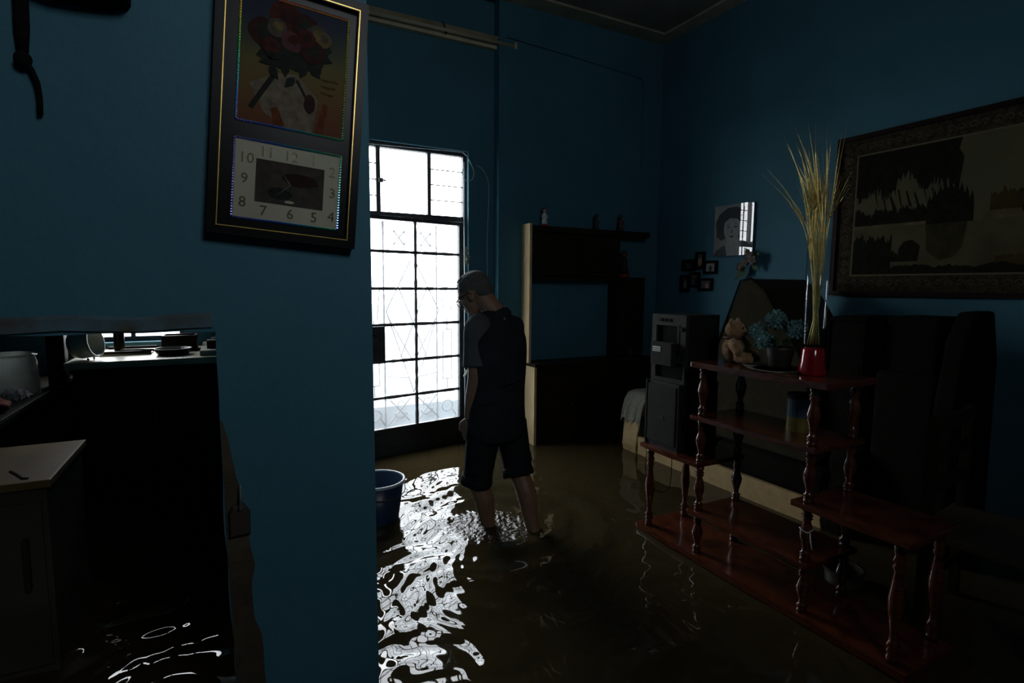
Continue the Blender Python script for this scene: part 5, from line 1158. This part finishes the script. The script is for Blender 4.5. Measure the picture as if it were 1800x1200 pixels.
# hands: palm, four fingers and a thumb
def hand(bm, wr, el, side):
    d = (wr - el).normalized(); d = (d + Vector((0, 0, -0.5)) + fwd * 0.15).normalized()
    acr = fwd - d * fwd.dot(d); acr.normalize(); nrm = d.cross(acr)
    pc_ = wr + d * 0.045
    ell(bm, pc_, (0.050, 0.040, 0.017), (d, acr, nrm), 14, 8)
    for k_ in range(4):
        o_ = acr * (0.028 - 0.019 * k_); L_ = (0.070, 0.078, 0.072, 0.056)[k_]; cur = -nrm * side
        p0 = wr + d * 0.075 + o_; limb(bm, [p0, p0 + d * L_ * 0.45 + cur * 0.006, p0 + d * L_ * 0.75 + cur * 0.022, p0 + d * L_ * 0.85 + cur * 0.040], [0.0095, 0.0092, 0.0085, 0.0075], 8)
    p0 = wr + d * 0.02 + acr * 0.026; limb(bm, [p0, p0 + d * 0.026 + acr * 0.024, p0 + d * 0.055 + acr * 0.028, p0 + d * 0.070 + acr * 0.020], [0.014, 0.012, 0.010, 0.008], 8)
hand(b, wrL, elL, -1); hand(b, wrR, elR, 1)
remeshed('body', b, 0.0055, 'skin', person, 4)
# hair cap
b = B(); ell(b, HP(-0.020, 0, 0.042), (0.096, 0.080, 0.082), (hf, hr, hu), 20, 12); ell(b, HP(-0.062, 0, -0.002), (0.050, 0.070, 0.062), (hf, hr, hu), 16, 10)
r = random.Random(44)
for i in range(60):
    a = r.uniform(-2.6, 2.6); q = r.uniform(0.45, 1.4); d = (hf * math.cos(a) * math.cos(q) + hr * math.sin(a) * math.cos(q) + hu * math.sin(q))
    c = HP(-0.015, 0, 0.040); p0 = c + Vector(hf) * d.dot(hf) * 0.092 + hr * d.dot(hr) * 0.076 + hu * d.dot(hu) * 0.078
    tube(b, [p0, p0 + d * 0.008 + hf * 0.012], [0.007, 0.004], 5)
remeshed('hair', b, 0.005, 'hair', person, 2)
# spectacles
g = obj('spectacles', tube(B(), [HP(0.098, -0.052 + 0.104 * k_ / 8, 0.006 + 0.003 * math.sin(k_ * PI / 4)) for k_ in range(9)], 0.0028, 6), 'black', person, world=True)
for s in (-1, 1):
    obj('lens_rim', tube(B(), [HP(0.098, s * 0.030 + 0.024 * math.cos(a), -0.008 + 0.018 * math.sin(a)) for a in [2 * PI * k_ / 14 for k_ in range(15)]], 0.002, 5), 'black', g, world=True)
    obj('temple_arm', tube(B(), [HP(0.096, s * 0.056, 0.006), HP(0.05, s * 0.074, 0.008), HP(-0.005, s * 0.082, 0.008), HP(-0.018, s * 0.082, -0.008)], 0.0024, 5), 'black', g, world=True)
    obj('lens', tube(B(), [HP(0.0975, s * 0.030, -0.008), HP(0.0990, s * 0.030, -0.008)], 0.020, 14), 'clear', g, world=True)
# shirt: body, two lighter sleeves, collar
b = B(); trunk(b, 0.016)
r = random.Random(6)
limb(b, [neckb - Vector((0, 0, 0.02)), shL + Vector((0, 0, 0.005)) + rgt * 0.05], [0.07, 0.066]); limb(b, [neckb - Vector((0, 0, 0.02)), shR + Vector((0, 0, 0.005)) - rgt * 0.03], [0.07, 0.066])
limb(b, [shR, shR.lerp(elR, 0.35), shR.lerp(elR, 0.72)], [0.068, 0.072, 0.076])
ell(b, neckb - Vector((0, 0, 0.045)), (0.15, 0.10, 0.065), (rgt, fwd, Vector((0, 0, 1)))); ell(b, shR, (0.07, 0.07, 0.068)); ell(b, neckb + (HP(-0.05, 0, -0.08) - neckb) * 0.1 - Vector((0, 0, 0.01)), (0.078, 0.078, 0.04))
for i in range(6):      # soft folds
    z_ = 0.03 + 0.035 * i; c = pel + Vector((0, 0, z_)); a = r.uniform(0, 2 * PI)
    tube(b, [c + rgt * 0.170 * math.cos(a + q) + fwd * 0.128 * math.sin(a + q) + Vector((0, 0, 0.03 * q)) for q in (0, 0.4, 0.8, 1.2)], [0.006, 0.011, 0.011, 0.006], 6)
sh_ = remeshed('shirt', b, 0.008, 'shirt', person, 4)
b = B(); limb(b, [shL + rgt * 0.045 + Vector((0, 0, 0.022)), shL + Vector((0, 0, 0.004)), shL.lerp(elL, 0.4), shL.lerp(elL, 0.82)], [0.062, 0.072, 0.072, 0.074])
remeshed('sleeve', b, 0.007, 'sleeve', person, 4)
b = B(); n_ = 20; cdir = (HP(-0.05, 0, -0.08) - neckb).normalized(); ca, cb = frame_of(cdir)
obj('collar', loft(B(), [[neckb + cdir * h_ + ca * (R_ * math.cos(2 * PI * k_ / n_)) + cb * (R_ * math.sin(2 * PI * k_ / n_)) for k_ in range(n_)] for h_, R_ in ((-0.035, 0.086), (0.0, 0.080), (0.016, 0.072), (0.016, 0.066), (-0.01, 0.068))], cap=False), 'shirt', person, world=True, smooth=True)
# rolled trousers
b = B(); loft(b, [ering(pel + Vector((0, 0, z_)), a_, c_, rgt, fwd) for z_, a_, c_ in ((0.12, 0.150, 0.115), (0.02, 0.162, 0.125), (-0.05, 0.158, 0.122), (-0.09, 0.12, 0.09))])
for hp, kn, q in ((hipL, knL, 0), (hipR, knR, 1)):
    end = kn + (kn - hp).normalized() * 0.015
    limb(b, [hp + Vector((0, 0, 0.02)), hp.lerp(kn, 0.4), hp.lerp(kn, 0.75), end], [0.094, 0.088, 0.081, 0.077])
    for k_ in range(5):
        c = hp.lerp(kn, 0.35 + 0.14 * k_); a = r.uniform(0, 6); ax, ay = frame_of(kn - hp)
        tube(b, [c + (ax * math.cos(a + v_) + ay * math.sin(a + v_)) * 0.079 + (kn - hp).normalized() * 0.02 * v_ for v_ in (0, 0.5, 1.0, 1.5)], [0.006, 0.012, 0.012, 0.006], 6)
remeshed('trousers', b, 0.0075, 'shorts', person, 3)
for hp, kn in ((hipL, knL), (hipR, knR)):
    end = kn + (kn - hp).normalized() * 0.010; d = (kn - hp).normalized(); ax, ay = frame_of(d)
    bb = loft(B(), [[end + d * h_ + ax * (R_ * (1 + 0.05 * math.sin(3 * a)) * math.cos(a)) + ay * (R_ * (1 + 0.05 * math.sin(3 * a)) * math.sin(a)) for a in [2 * PI * k_ / 20 for k_ in range(20)]] for h_, R_ in ((-0.03, 0.078), (-0.024, 0.085), (0.012, 0.087), (0.022, 0.081), (0.015, 0.066))])
    obj('rolled_cuff', bb, 'shorts', person, world=True, smooth=True)
